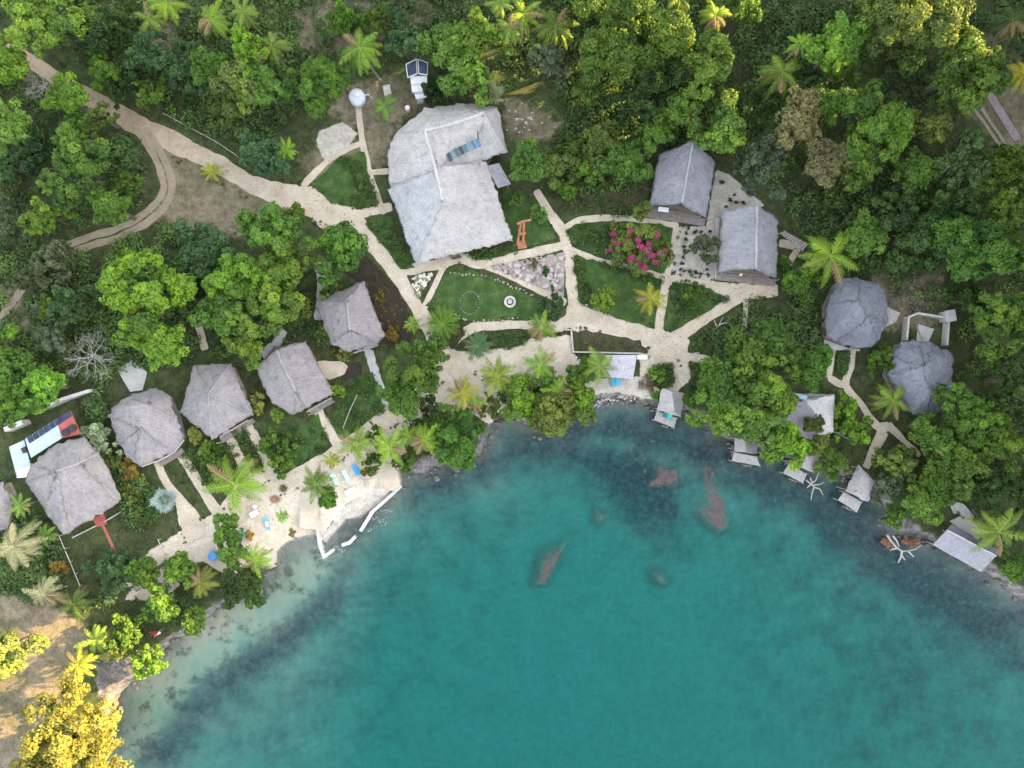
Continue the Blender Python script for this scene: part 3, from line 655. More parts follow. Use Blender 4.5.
# ------------------------------------------------------------------ every tree, palm and shrub the photo shows
F1, F2, F3, F4 = 'trees of the wooded hillside', 'coconut palms', 'garden shrubs', 'trees along the shore'
TREES = [
# top edge, above the dirt road
(50,22,33,8,'round','l','wide pale green tree overhanging the far end of the dirt road',F1),
(2,64,22,7,'round','y','yellow green tree beside the very start of the dirt road',F1),
(104,74,17,4,'round','v','compact vivid green tree on the upper verge of the dirt road',F1),
(148,54,20,6,'loose','b','blue green feathery tree just under a palm above the dirt road',F1),
(150,20,17,7,'palm','l','palm poking out above the blue green feathery tree',F2),
(168,4,19,7,'palm','y','palm cut by the top edge with its pale trunk showing',F2),
(211,20,21,8,'palm','y','big bright palm standing clear against dark ground near the top edge',F2),
(243,12,18,8,'palm','l','palm half merged with the tall yellowish tree at the top',F2),
(92,30,22,5,'round','d','dark tree right next to the wide pale green roadside tree',F1),
(118,22,18,5,'loose','d','dark ragged tree in the shade near the top edge',F1),
(128,82,17,4,'loose','dk','very dark low tree by the road, next to the vivid green one',F1),
(150,96,17,4,'loose','g','rough green tree at the upper verge where the track joins the road',F1),
(185,66,22,6,'loose','b','shady bluish tree between two groups of palms',F1),
(208,70,17,7,'round','v','deep green dome at the edge of the yellowish tree clump',F1),
(238,84,21,8,'round','o','olive yellow tree in flower above the fenced roadside yard',F1),
(233,108,15,6,'round','o','small olive tree below the olive yellow flowering one',F1),
(250,50,20,9,'loose','y','tall yellow green feathery tree with palms behind it',F1),
(272,46,19,8,'palm','l','green palm between the tall yellowish tree and the dark round canopy',F2),
(264,88,20,7,'round','l','light green tree that touches the dark round canopy by the water tank',F1),
(311,84,27,7,'round','v','dense dark green canopy just uphill of the round water tank',F1),
(340,80,13,5,'round','v','little green tree squeezed between dense canopy and lone palm',F1),
(360,48,26,8,'palm','y','lone yellowing palm with wide open fronds above the water tank',F2),
(344,20,18,3,'loose','v','low bright green thicket tree at the top of the clearing',F1),
(378,22,16,3,'loose','g','rough green thicket tree next to the low bright green one',F1),
(404,40,22,6,'loose','b','grey green tree above the solar shed',F1),
(448,46,26,7,'round','l','light green tree directly beside the solar shed',F1),
(478,38,26,7,'loose','l','airy light green tree with a palm at its side',F1),
(466,76,24,6,'round','l','green tree hanging over the rear edge of the large roof',F1),
(490,94,16,4,'fan','p','pale fan palm touching the rear corner of the large roof',None),
(511,28,18,8,'palm','l','palm next to the airy light green tree at the top',F2),
(500,4,15,8,'palm','l','palm cropped by the top edge above the airy tree',F2),
(385,106,15,3,'banana','l','banana plant with splayed leaves between water tank and large roof',None),
(436,92,17,3,'loose','dk','dark leafy tree in the shadow beside the solar shed',F1),
(524,14,20,8,'palm','y','yellowish palm at the top edge left of the giant tree',F2),
(556,26,24,6,'palm','g','dull green palm in the shade of the giant tree',F2),
(550,60,19,6,'loose','gr','small pale grey green tree standing alone in the clearing',F1),
(585,88,14,4,'round','g','small round bush tree beside the bare clearing behind the large house',F1),
(628,36,52,9,'round','g','giant spreading tree whose crown tops catch golden sunlight',F1),
(655,92,34,7,'loose','dk','dark fine leaved tree in the shade under the giant tree',F1),
(707,72,29,9,'round','l','tall light green tree below a sunlit golden palm',F1),
(682,110,21,7,'round','g','middle green tree between fine leaved tree and first gabled roof',F1),
(715,16,19,9,'palm','y','golden palm fully lit by the low sun at the top edge',F2),
(680,-2,16,8,'palm','g','palm peeking out above the golden crown of the giant tree',F2),
(742,6,18,6,'round','v','deep green tree next to the golden palm',F1),
(721,132,24,6,'round','l','oval tree close behind the ridge of the first gabled roof',F1),
(655,132,18,6,'round','v','round bright tree tucked against the first gabled roof',F1),
(528,166,20,4,'round','l','leafy bush tree beside the large house at the end of the thicket',F1),
(556,168,18,4,'round','o','olive bush tree second along the thicket above the curved path',F1),
(576,152,15,3,'round','g','small bush tree at the uphill side of the thicket',F1),
(600,146,20,5,'round','o','brownish olive tree in the middle of the thicket',F1),
(592,170,14,4,'round','y','yellow bush tree in front of the brownish olive one',F1),
(626,162,22,5,'round','g','green tree of the thicket closest to the first gabled hut',F1),
(566,186,11,2,'round','v','bright low bush at the downhill edge of the thicket',F1),
(763,166,27,6,'loose','gr','dull grey green tree beyond the two gabled huts',F1),
(740,115,18,5,'loose','d','dark tree in the gap above the grey green tree',F1),
(782,72,24,7,'palm','l','big palm at the edge of the shaded grass field',F2),
(800,44,15,9,'palm','y','sun gilded palm touching the golden topped tree',F2),
(838,44,27,9,'round','y','tree with golden sunlit top above the shaded grass field',F1),
(842,66,18,6,'round','g','shaded lower tree under the golden topped one',F1),
(905,14,47,9,'round','o','broad olive crown cut by the top edge with gilded leaves',F1),
(958,68,39,9,'round','g','big round tree with its sunward flank blazing yellow',F1),
(1012,20,22,6,'palm','d','dim palm near the upper corner of the scene',F2),
(1022,74,19,7,'palm','yy','orange tinted palm on the brown bare ground',F2),
(796,124,25,8,'round','n','brown flowering tree nearest to the grey green one',F1),
(822,160,22,7,'round','n','smaller brown flowering tree below its taller twin',F1),
(832,104,18,7,'round','v','green tree behind the brown flowering pair',F1),
(876,124,33,9,'round','v','large bright green domed tree next to the brown flowering pair',F1),
(856,160,26,7,'round','g','green tree at the foot of the large bright dome',F1),
(931,126,19,6,'round','o','olive round tree under the yellow blazing tree',F1),
(960,166,29,7,'loose','b','bluish light green tree next to the pale concrete strip',F1),
(914,172,22,6,'round','g','rounded tree between the large bright dome and the bluish tree',F1),
(1004,172,28,7,'loose','g','shaggy green tree beside the end of the concrete strip',F1),
(896,205,24,6,'loose','d','shadowy tree below the large bright dome',F1),
(940,208,27,6,'loose','d','dark tree in the middle of the far woods',F1),
(1000,208,24,7,'loose','l','light ragged tree at the woods margin',F1),
(830,256,29,7,'palm','y','yellowish palm leaning over the rounded hut with blue grey thatch',F2),
(862,234,19,5,'round','l','light green tree next to the palm above the rounded huts',F1),
(914,234,34,6,'round','d','deep green tree uphill of the dry brushwood',F1),
(972,248,37,9,'round','v','tall bright green tree towering over the far woods',F1),
(1016,256,20,6,'loose','l','thin pale tree beside the tall bright green one',F1),
(996,326,30,6,'round','g','mid green tree near the walled yard of the lower rounded hut',F1),
(1012,380,28,6,'loose','d','dark shaggy tree by the frame edge beyond the lower rounded hut',F1),
(968,300,18,4,'loose','d','low dark tree below the tall bright green one',F1),
(799,284,18,3,'round','v','green bush tree behind the second gabled hut',F1),
(880,358,15,2,'loose','v','bright weedy shrub tree between the two rounded huts',F1),
(700,246,0.1,1,'bushy','g','',None),
# left side, below the dirt road
(8,128,26,6,'round','l','light green tree at the frame edge below the road start',F1),
(4,164,18,5,'loose','b','bluish tree at the frame edge under the light green one',F1),
(40,84,17,5,'bare','w','leafless grey tree near the start of the dirt road',F1),
(66,98,18,6,'round','y','yellow green tree next to the leafless grey tree',F1),
(80,126,13,5,'round','v','small vivid tree under the yellow green one by the road',F1),
(100,116,16,5,'loose','o','olive tree hugging the lower verge of the dirt road',F1),
(76,166,32,8,'round','g','large cauliflower shaped green tree inside the track bend',F1),
(123,158,17,6,'round','d','dark tree lining the inside of the curved track',F1),
(127,183,14,5,'round','g','green tree where the curved track turns back',F1),
(40,150,22,5,'loose','dk','dim tree in the dark hollow by the cauliflower tree',F1),
(46,216,20,6,'loose','l','bright ragged tree alone amid dull ones below the track bend',F1),
(111,208,20,7,'round','v','bright tree at the lower end of the track curve',F1),
(9,222,21,5,'loose','gr','greyish tree at the frame edge above the sandy track',F1),
(52,272,27,5,'loose','gr','broad grey green tree beside the tail of the track',F1),
(72,302,21,5,'loose','b','dusky blue green tree in the wild ground below the track',F1),
(52,308,17,4,'loose','g','green scrub tree next to the sandy track',F1),
(50,336,20,4,'loose','gr','dull scrub tree above the bright lower woods',F1),
(8,362,26,5,'round','v','vivid green tree at the frame edge behind the white wall',F1),
(88,356,24,4,'bare','w','large leafless tree beside the concrete yard',F1),
(20,398,27,5,'round','v','bright green tree just behind the white block wall',F1),
(48,388,19,5,'round','y','lime tree overhanging the white wall',F1),
(144,300,41,9,'round','y','huge lime green tree standing alone below the dirt clearing',F1),
(132,280,24,9,'round','v','green crown rising out of the huge lime tree',F1),
(164,346,25,7,'round','y','lime tree next to the many sided hut',F1),
(203,246,25,6,'round','b','dark blue green tree on the clearing edge',F1),
(205,286,18,4,'loose','dk','dark low tree between lime and light green groves',F1),
(270,236,30,8,'round','l','light green grove tree nearest to the wide sandy path',F1),
(297,213,10,4,'round','v','small round tree on the edge of the wide sandy path',F1),
(292,262,28,8,'round','l','light green grove tree beside the dark round mango tree',F1),
(236,282,28,8,'round','y','yellow green grove tree on the clearing side',F1),
(266,306,31,8,'round','l','largest light green grove tree behind the gabled hut',F1),
(222,314,24,7,'round','l','grove tree beside the small grey path',F1),
(248,345,18,5,'round','l','lowest grove tree hanging towards the gabled hut',F1),
(344,252,25,6,'round','v','dark round mango tree at the bend of the sandy path',F1),
(263,156,22,5,'round','b','blue green round tree on the upper verge of the dirt road',F1),
(286,150,15,4,'palmsmall','y','small palm beside the blue green round tree',None),
(212,172,14,1.5,'palmsmall','yy','yellow low palm bush on the dry roadside grass',None),
(330,292,15,2,'loose','o','olive scrub behind the hut with the bent ridge',F3),
(297,312,15,3,'round','o','olive bush between the grove and the hut with the bent ridge',F3),
# gardens
(640,242,33,2.5,'round','o','bougainvillea bush full of pink flowers in the path triangle',F3),
(607,298,15,2,'round','l','light green bush on the lawn with a curved stone edge',F3),
(650,298,17,4,'palm','yy','bright yellow garden palm by the vertical garden path',F2),
(553,306,16,2.5,'loose','b','bluish shrub at the tip of the fountain lawn',F3),
(690,293,14,1.5,'loose','g','leafy shrub in the bed below the gravel garden',F3),
(706,246,18,2.5,'loose','gr','grey green tree in the planted gravel garden',F3),
(516,200,9,1.5,'bushy','v','small bright bush on the lawn beside the large house',F3),
(540,214,9,1.5,'bushy','l','light bush at the border of the lawn next to red swing frame',F3),
(541,328,18,4,'palm','l','palm over the hedge at the foot of the fountain lawn',F2),
(443,324,20,2,'agave','v','spiky green palm where the sandy paths fork',None),
(478,346,16,2,'agave','b','blue green spiky plant heading the dark hedge',None),
(412,324,11,3,'palmsmall','l','slim palm in the dark soil bed',None),
(497,376,21,5,'palm','l','olive palm in the middle of the sandy terrace',F2),
(540,364,19,5,'palm','y','light palm nearest to the low wall of the terrace',F2),
(463,392,18,4,'palm','yy','golden yellow palm beside the grey green shore tree',F2),
(524,400,23,4,'round','y','yellow green bush tree between two shoreline palms',F4),
(558,392,17,5,'palm','y','yellowish palm above the mangrove over the water',F2),
(558,412,27,4,'round','o','olive mangrove leaning over dark water below the terrace',F4),
(578,404,18,3,'round','y','yellow mangrove touching the rocks of the shore',F4),
(582,372,16,3,'round','v','bright green bush under the dining roof palm',F4),
(599,366,20,4.5,'palm','l','palm overhanging the low dining roof',F2),
(415,372,33,6,'round','g','wide smooth green tree below the spiky palm',F4),
(400,396,22,5,'round','v','green tree at the lower side of the wide smooth one',F4),
(432,350,18,4,'round','l','pale small tree on the path side of the wide smooth one',F4),
(460,440,29,4,'round','v','vivid round mangrove leaning over the deep water',F4),
(436,422,20,3,'loose','d','dark thicket tree behind the vivid round mangrove',F4),
(356,444,20,5,'palm','y','shaggy palm at the fork of the promenade',F2),
(390,448,21,5,'palm','y','palm above the round sand bastion',F2),
(424,440,20,5,'palm','y','palm beside the dark rocky shore',F2),
(332,460,11,2,'palmsmall','yy','low yellow palm bush beside the promenade',None),
(369,470,11,1.5,'loose','o','olive shrub between loungers and sand bastion',F3),
(316,484,19,4,'palm','g','dark palm standing on the beach',F2),
(331,495,13,2,'round','v','bright round shrub at the foot of the dark beach palm',F3),
(235,484,31,5,'palm','y','largest palm, spread wide over the promenade corner',F2),
(282,516,9,2,'palmsmall','l','tiny palm beside the blue and white lounger',None),
(166,500,16,3,'fan','bl','silver blue fan palm on the dark lawn',None),
(255,560,18,4,'palm','y','palm at the tip of the sandy beach',F2),
(229,530,17,3,'round','v','bright dome bush with blue barrel beside it',F4),
(231,554,16,3,'round','l','yellowish bush behind the beach tip palm',F4),
(240,586,21,3,'round','d','dark bush overhanging the pale shallows',F4),
(255,596,13,2,'round','g','small green bush at the edge of the pale shallows',F4),
(200,582,20,4,'palm','o','drab olive palm amid shore bushes',F2),
(184,568,19,3,'round','v','bush with a bright side next to the blue barrel',F4),
(152,570,17,3,'round','g','bush beside the white line fence',F4),
(132,572,11,3,'round','y','lime coloured bush near the red path',F4),
(114,574,26,3,'loose','b','bluish thicket at the end of the red path',F4),
(162,602,19,3,'round','v','bush by the grey clearing near the shore',F4),
(186,612,19,3,'loose','d','dark bush on the bank between olive palm and red sail',F4),
(192,622,16,3,'round','g','bank bush nearest to the shallows behind the red sail',F4),
(130,628,21,3,'loose','g','wild bush at the low side of the grey clearing',F4),
(118,648,17,3,'loose','o','olive thicket above the rocky sunlit bank',F4),
(150,660,18,3,'round','y','yellow bush beside the red sail at the waterline',F4),
(96,640,19,4,'palm','l','palm on the edge of the bare brown ground',F2),
(74,604,17,4,'palm','g','green palm between pale dry palm and thicket',F2),
(78,664,19,4,'palm','yy','golden palm in full evening sun above the bank',F2),
(44,594,20,4,'palm','p','pale dry palm beside the bare brown ground',F2),
(8,650,28,6,'round','yy','blazing yellow tree at the frame edge on bare ground',F4),
(76,742,55,6,'round','yy','huge golden tree leaning over the corner of the cove',F4),
(55,708,9,1.5,'bushy','dk','small dark bush behind the huge golden tree',F3),
(14,546,27,5,'palm','p','large pale dry palm below the farmhouse roof',F2),
(20,506,14,4,'palmsmall','l','palm at the lower side of the farmhouse roof',None),
(45,536,13,3,'banana','v','banana plant next to the garden line fence',None),
(60,566,9,1.2,'bushy','or','orange flowering bush beside the garden line fence',F3),
(100,436,18,2.5,'loose','p','pale variegated bush against the farmhouse roof corner',F3),
(112,462,12,1.5,'loose','o','olive bush between farmhouse and dome hut',F3),
(131,469,11,1.2,'bushy','or','orange leaved bush at the foot of the dome hut',F3),
(132,494,14,1.5,'loose','o','olive bush along the border of the dark lawn',F3),
(142,512,12,1.2,'loose','o','last olive bush of the lawn border',F3),
(196,434,10,1.2,'bushy','yy','yellow bush between dome hut and many sided hut',F3),
(206,448,9,1,'bushy','l','light bush in front of the many sided hut',F3),
(215,464,17,1.5,'loose','g','leafy shrub in the garden of the many sided hut',F3),
(258,404,10,1.2,'bushy','yy','yellow flowering bush between many sided hut and gabled hut',F3),
(278,414,9,1.2,'bushy','l','pale green bush at the front corner of the gabled hut',F3),
(272,442,18,1.5,'loose','g','leafy shrub on the lawn below the gabled hut',F3),
(282,462,15,1.5,'loose','l','light shrub at the corner of the lawn below the gabled hut',F3),
(338,390,8,1.2,'bushy','y','lime shrub at the gabled hut, below the oval sand bed',F3),
(345,353,8,0.8,'bushy','yy','yellow bush at the lower eave of the hut with the bent ridge',F3),
(392,335,9,0.8,'bushy','or','orange flower bush in the dark soil bed',F3),
(326,333,8,1,'bushy','l','light bush behind the hut with the bent ridge',F3),
# big grove and woods by the over water kiosks
(744,356,28,8,'round','g','tall tree on the hillside face of the kiosk grove',F4),
(775,340,26,8,'round','g','tree of the kiosk grove nearest to the second gabled hut',F4),
(726,384,29,7,'round','v','tree of the kiosk grove nearest to the hub of the paths',F4),
(768,382,32,8,'round','l','central light crown of the kiosk grove',F4),
(722,418,25,6,'round','l','light crown leaning out over dark water beside the first kiosk',F4),
(756,422,28,7,'round','l','crown hanging above the second kiosk',F4),
(784,444,25,6,'round','y','lime crown between the second and third kiosk',F4),
(808,366,24,7,'round','v','grove tree behind the hidden restaurant roof',F4),
(788,404,15,8,'round','l','crown that covers one side of the hidden restaurant roof',F4),
(814,424,11,5,'round','o','little crown growing in front of the hidden restaurant roof',F4),
(847,408,15,3,'loose','y','yellowish bush beside the hidden restaurant roof',F4),
(854,432,19,3,'loose','y','pale yellow bush below the winding path',F4),
(832,462,17,3,'round','g','bush between the third and fourth kiosk',F4),
(815,446,12,4,'round','o','olive crown in front of the third kiosk',F4),
(892,400,20,4,'palm','l','palm against the lower rounded hut',F2),
(900,462,25,3,'loose','o','olive bramble mound beside the winding path',F4),
(886,484,18,3,'loose','gr','greyish bush on the bank behind the driftwood',F4),
(893,515,12,2,'round','v','green hanging creeper bush above the driftwood',F4),
(922,502,22,4,'round','l','light green tree overhanging the bank by the white boathouse',F4),
(940,488,22,5,'round','v','green tree behind the light green bank tree',F4),
(938,440,26,6,'round','g','green tree next to the lower rounded hut',F4),
(966,412,30,7,'round','v','bright crown just beyond the lower rounded hut',F4),
(960,464,28,6,'round','g','dense tree between boathouse and lower rounded hut',F4),
(1000,444,30,7,'round','g','dense tree with a pale branch lying on it',F4),
(994,488,24,6,'loose','d','dark tree directly behind the boathouse palm',F4),
(1020,490,20,5,'loose','d','dark tree at the frame edge beyond the boathouse',F4),
(998,532,29,6,'palm','l','large open palm standing beside the white boathouse',F2),
(1012,568,15,2,'round','v','bright bush on the rocky corner beyond the boathouse',F4),
(656,374,9,1,'bushy','y','yellow bush in the oval bed by the first kiosk',F3),
(658,396,8,1,'bushy','v','green bush at the side of the first kiosk roof',F3),
(690,398,10,2,'round','g','small green bush on the bank by the first kiosk',F4),
(406,462,14,2,'loose','g','shrub on the rocks between two beach palms',F4),
(376,458,12,2,'loose','o','olive shrub behind the round sand bastion',F4),
(446,414,14,3,'round','l','light shrub at the path end behind the vivid mangrove',F4),
(492,408,14,2,'loose','o','thin olive shrub on the sand above the dark inlet',F4),
(518,386,13,3,'loose','y','yellowish shrub beside the olive terrace palm',F4),
(548,382,13,3,'round','l','light shrub below the palm of the low wall',F4),
(574,388,14,3,'round','g','green shrub between the mangroves and the bright bush',F4),
(536,410,17,3,'round','l','light mangrove at the inlet side of the olive mangrove',F4),
(476,404,12,4,'palm','l','short palm between golden palm and thin olive shrub',F2),
(408,436,14,4,'palm','y','short palm at the end of the promenade path',F2),
(376,434,11,2,'loose','g','low shrub at the fork by the shaggy palm',F4),
(785,262,8,1,'bushy','v','small green bush beside the second gabled hut',F3),
]
for row in TREES:
    if row[2] < 1: continue
    plant(*row)
dups = [k for k, v in LABELS.items() if v > 1]
if dups: print('DUPLICATE LABELS', dups)

# rows of small planted tufts in the gravel garden
tuft = crown_mesh(0.55, 6, 4, 260, 0.12, 0.8, (0.3, 0.5), name='gravel_planting')
for a, b in ((688,228),(686,234),(686,240),(684,247),(684,252),(683,258),(681,264),(680,270),(684,271),(690,272),(696,273),(701,274),(707,275),(706,270),(707,264),(695,232),(701,232),(709,232),(697,243),(695,252),(722,183),(730,201),(736,203),(742,203),(726,207),(734,195)):
    p = P(a, b); o = bpy.data.objects.new('gravel_planting', tuft); COL.objects.link(o); o.location = (p.x, p.y, GZ+0.35); s = rng.uniform(.5, .85); o.scale = (s, s, s); o.rotation_euler = (0, 0, rng.uniform(0, 6)); o.color = (.06,.075,.04,1)
    tag(o, 'small dark tuft planted in the pale gravel between the gabled huts', 'plant', 'tufts planted in the gravel garden')

# ------------------------------------------------------------------ plants nobody could count
def scatter(name, pts, n, rr, hh, nl, leaf, color, spread=0.25, mat='leaf', avoid=True):
    """leaf clumps at random places inside polygons (px)"""
    C = []; N = []; S = []; T = []; polys = [npp(p) for p in pts]; done = 0; tries = 0
    while done < n and tries < n*30:
        tries += 1
        pl = polys[rng.integers(len(polys))]; lo = pl.min(0); hi = pl.max(0); q = rng.uniform(lo, hi)
        X_ = np.array([q[0]]); Y_ = np.array([q[1]])
        if sdist(X_, Y_, pl)[0] < 0: continue
        if avoid:
            if sdist(X_, Y_, LAND)[0] < 2.5: continue
            if any(ldist(X_, Y_, l)[0] < w_+0.5 for l, w_ in PATHS) or any(sdist(X_, Y_, k)[0] > -0.2 for k in CLEARW): continue
        done += 1; r = rng.uniform(*rr); h = rng.uniform(*hh); m = max(6, int(nl*r*r)); d = sph(m, -0.1)
        C.append(np.array([q[0], q[1], GZ + .12 + h*0.35]) + d*np.array([r, r, h*0.65])*rng.uniform(.6, 1.05, (m, 1))); N.append(d + np.array([0, 0, .5])); S.append(leaf*rng.uniform(.7, 1.4, m)); T.append(np.clip(rng.normal(.5, spread) + rng.normal(0, .12, m), 0, 1))
    V, F = leaf_quads(np.concatenate(C), np.concatenate(N), np.concatenate(S), .6, .6)
    o = bpy.data.objects.new(name, np_mesh(name, V, F, M[mat], np.concatenate(T))); COL.objects.link(o); o.color = (*color, 1); tag(o, kind='stuff'); return o
CLEARW = [npp(p) for p in [[(385,100),(505,100),(515,245),(410,268),(385,180)],[(645,135),(722,160),(708,230),(640,225)],[(712,200),(782,215),(780,292),(712,288)],
  [(822,275),(888,280),(890,345),(870,352),(822,345)],[(885,335),(955,345),(955,412),(890,416)],[(312,280),(388,335),(350,356),(312,305)],[(253,365),(305,338),(336,392),(294,418)],
  [(176,360),(240,360),(256,420),(210,442)],[(106,384),(168,384),(186,440),(140,470),(106,420)],[(5,440),(78,405),(125,500),(70,540)],[(345,88),(372,88),(372,110),(345,110)],[(402,55),(434,55),(434,108),(402,108)],
  [(318,125),(358,122),(355,155),(315,165)],[(985,90),(1024,90),(1024,150),(1000,150)],[(905,330),(945,315),(945,355),(905,350)]]]
WOODS = [[(-10,-20),(300,-20),(300,120),(225,150),(150,100),(60,45),(-10,30)],[(-10,60),(20,60),(140,135),(155,165),(160,200),(90,235),(-10,260)],[(-10,250),(80,250),(150,225),(230,240),(220,300),(190,350),(120,370),(60,400),(-10,430)],
  [(300,-20),(560,-20),(560,70),(500,95),(430,70),(340,75),(300,110)],[(560,-20),(720,-20),(730,100),(720,190),(560,190),(560,120)],[(730,90),(1040,140),(1040,560),(985,560),(950,420),(960,330),(860,270),(790,180),(740,200)],[(850,-20),(1040,-20),(1040,60),(990,110),(860,130)],[(785,180),(860,200),(905,290),(830,330),(780,300),(790,240)],[(690,330),(745,300),(830,330),(830,350),(720,380)],[(185,300),(330,260),(330,340),(250,350),(200,360),(100,380),(130,340)],[(0,480),(60,540),(60,600),(0,590)],[(90,395),(130,380),(112,400),(95,440)],[(120,460),(165,500),(140,530),(118,500)],[(740,0),(850,0),(850,110),(740,110)]]
scatter('undergrowth', WOODS, 3000, (.5, 1.7), (.5, 2.0), 32, .24, (.09,.15,.048))
scatter('undergrowth', [WOODS[0], WOODS[2], WOODS[5], WOODS[4]], 1000, (.6, 2.1), (.8, 2.8), 30, .25, (.12,.195,.055))
scatter('shore_thicket', [[(60,580),(120,560),(165,585),(230,560),(245,590),(185,625),(150,650),(100,650)],[(680,360),(830,330),(830,410),(760,440),(690,405)],[(830,400),(940,430),(940,520),(890,500),(840,470)],[(500,390),(580,385),(570,410),(500,410)],[(405,390),(470,420),(440,450),(400,440)]], 420, (.4, 1.1), (.4, 1.3), 40, .2, (.07,.11,.028))
scatter('garden_ground_cover', [[(366,222),(391,214),(398,240),(412,263),(402,268)],[(464,251),(496,242),(514,244),(516,252),(476,261)],[(488,334),(532,331),(522,345),(490,350)],[(690,340),(740,310),(742,332),(719,352),(690,352)],[(688,364),(719,368),(707,384)],[(672,282),(702,285),(729,298),(672,332)],
  [(340,160),(352,153),(368,170),(379,203),(361,209),(333,203),(360,196)],[(574,255),(584,259),(590,300),(579,303)],[(600,262),(662,279),(661,286),(600,268)],[(567,230),(577,224),(615,222),(612,259),(575,244)],[(654,366),(672,364),(674,382),(660,390)],[(545,192),(640,205),(640,218),(570,212)],
  [(838,352),(847,352),(845,373),(836,372)],[(330,424),(343,392),(372,372),(384,408),(352,433)],[(264,448),(318,414),(329,448),(286,472)],[(175,445),(260,440),(265,470),(215,490),(190,470)],[(232,430),(245,424),(268,470),(258,474)]], 1300, (.25, .75), (.2, .8), 80, .14, (.09,.155,.045), avoid=False)
scatter('bed_plants', [[(372,292),(385,290),(400,330),(395,345),(385,335)],[(100,450),(116,448),(150,510),(142,520),(128,500)],[(195,425),(212,444),(205,452),(190,430)],[(246,388),(258,392),(268,412),(256,420)],[(332,348),(352,352),(345,360),(330,354)]], 90, (.25, .6), (.3, .7), 90, .13, (.22,.19,.03), avoid=False)
scatter('dry_brushwood', [[(882,278),(905,275),(935,300),(925,320),(888,310)]], 60, (.4, 1.0), (.4, 1.0), 40, .16, (.26,.25,.2), avoid=False)
scatter('dry_bed_plants', [[(583,332),(600,334),(640,342),(646,351),(584,351)],[(640,378),(652,372),(652,392),(640,390)]], 46, (.3, .6), (.2, .6), 90, .12, (.2,.16,.1), avoid=False)
scatter('garden_ground_cover', [[(690,340),(740,310),(742,332),(719,352),(690,352)],[(440,335),(462,325),(465,335),(452,350)],[(345,272),(366,256),(398,288),(412,318),(410,348),(390,348),(378,320)],[(62,545),(95,535),(110,560),(100,600),(80,590)],[(118,530),(140,512),(150,545),(125,565)]], 170, (.2, .6), (.15, .4), 60, .12, (.1,.12,.05), avoid=False)
scatter('surrounding_wood', [[(-260,-260),(1200,-260),(1200,-30),(-260,-30)],[(-260,-30),(-30,-30),(-30,550),(-260,550)],[(1050,-30),(1110,-30),(1110,540),(1050,540)],[(-260,600),(-40,620),(-40,760),(-260,760)]], 620, (1.6, 3.6), (2, 5), 16, .34, (.1,.165,.045))
# grass creeping over the edges of the paths
C = []; N = []; S = []; T = []
for line, hw in PATHS:
    if hw < .7: continue
    for i in range(len(line)-1):
        a, b = line[i], line[i+1]; d = b-a; L_ = float(np.hypot(*d)); nrm = np.array([-d[1], d[0]])/max(L_, 1e-6)
        for k in range(rng.poisson(L_*1.5)):
            q = a + d*rng.random() + nrm*hw*rng.choice([-1, 1])*rng.uniform(.8, 1.12)
            q1 = np.array([q[0]]); q2 = np.array([q[1]])
            if sdist(q1, q2, LAND)[0] < 3 or any(ldist(q1, q2, l)[0] < w_*.75 for l, w_ in PATHS): continue
            r = rng.uniform(.1, .42); m = int(10 + 70*r); dd = sph(m, 0)
            C.append(np.array([q[0], q[1], GZ+.15]) + dd*np.array([r, r, r*.5])*rng.uniform(.5, 1, (m, 1))); N.append(dd + np.array([0, 0, .6])); S.append(rng.uniform(.05, .13, m)); T.append(np.clip(rng.normal(.5, .3) + rng.normal(0, .1, m), 0, 1))
V, F = leaf_quads(np.concatenate(C), np.concatenate(N), np.concatenate(S), .6, .6)
o = bpy.data.objects.new('path_edge_grass', np_mesh('path_edge_grass', V, F, M['leaf'], np.concatenate(T))); COL.objects.link(o); o.color = (.1,.125,.04,1); tag(o, kind='stuff')
# fallen leaves and grit lying on the paths and the beach
C = []; S = []
for line, hw in PATHS:
    for i in range(len(line)-1):
        a, b = line[i], line[i+1]; d = b-a; L_ = float(np.hypot(*d)); nrm = np.array([-d[1], d[0]])/max(L_, 1e-6)
        for k in range(rng.poisson(L_*hw*1.6)):
            q = a + d*rng.random() + nrm*hw*rng.normal(0, .55); C.append([q[0], q[1], GZ+.22]); S.append(rng.uniform(.04, .13))
for k in range(700):
    q = P(rng.uniform(190, 400), rng.uniform(410, 570)); q1, q2 = np.array([q.x]), np.array([q.y])
    if sdist(q1, q2, LAND)[0] > 3.5: C.append([q.x, q.y, GZ+.03]); S.append(rng.uniform(.04, .14))
C = np.array(C); V, F = leaf_quads(C, np.tile([0, 0, 1.0], (len(C), 1)), np.array(S), .6, .25)
o = bpy.data.objects.new('leaf_litter', np_mesh('leaf_litter', V, F, M['leaf'], rng.uniform(0, 1, len(F)))); COL.objects.link(o); o.color = (.13,.095,.05,1); tag(o, kind='stuff')
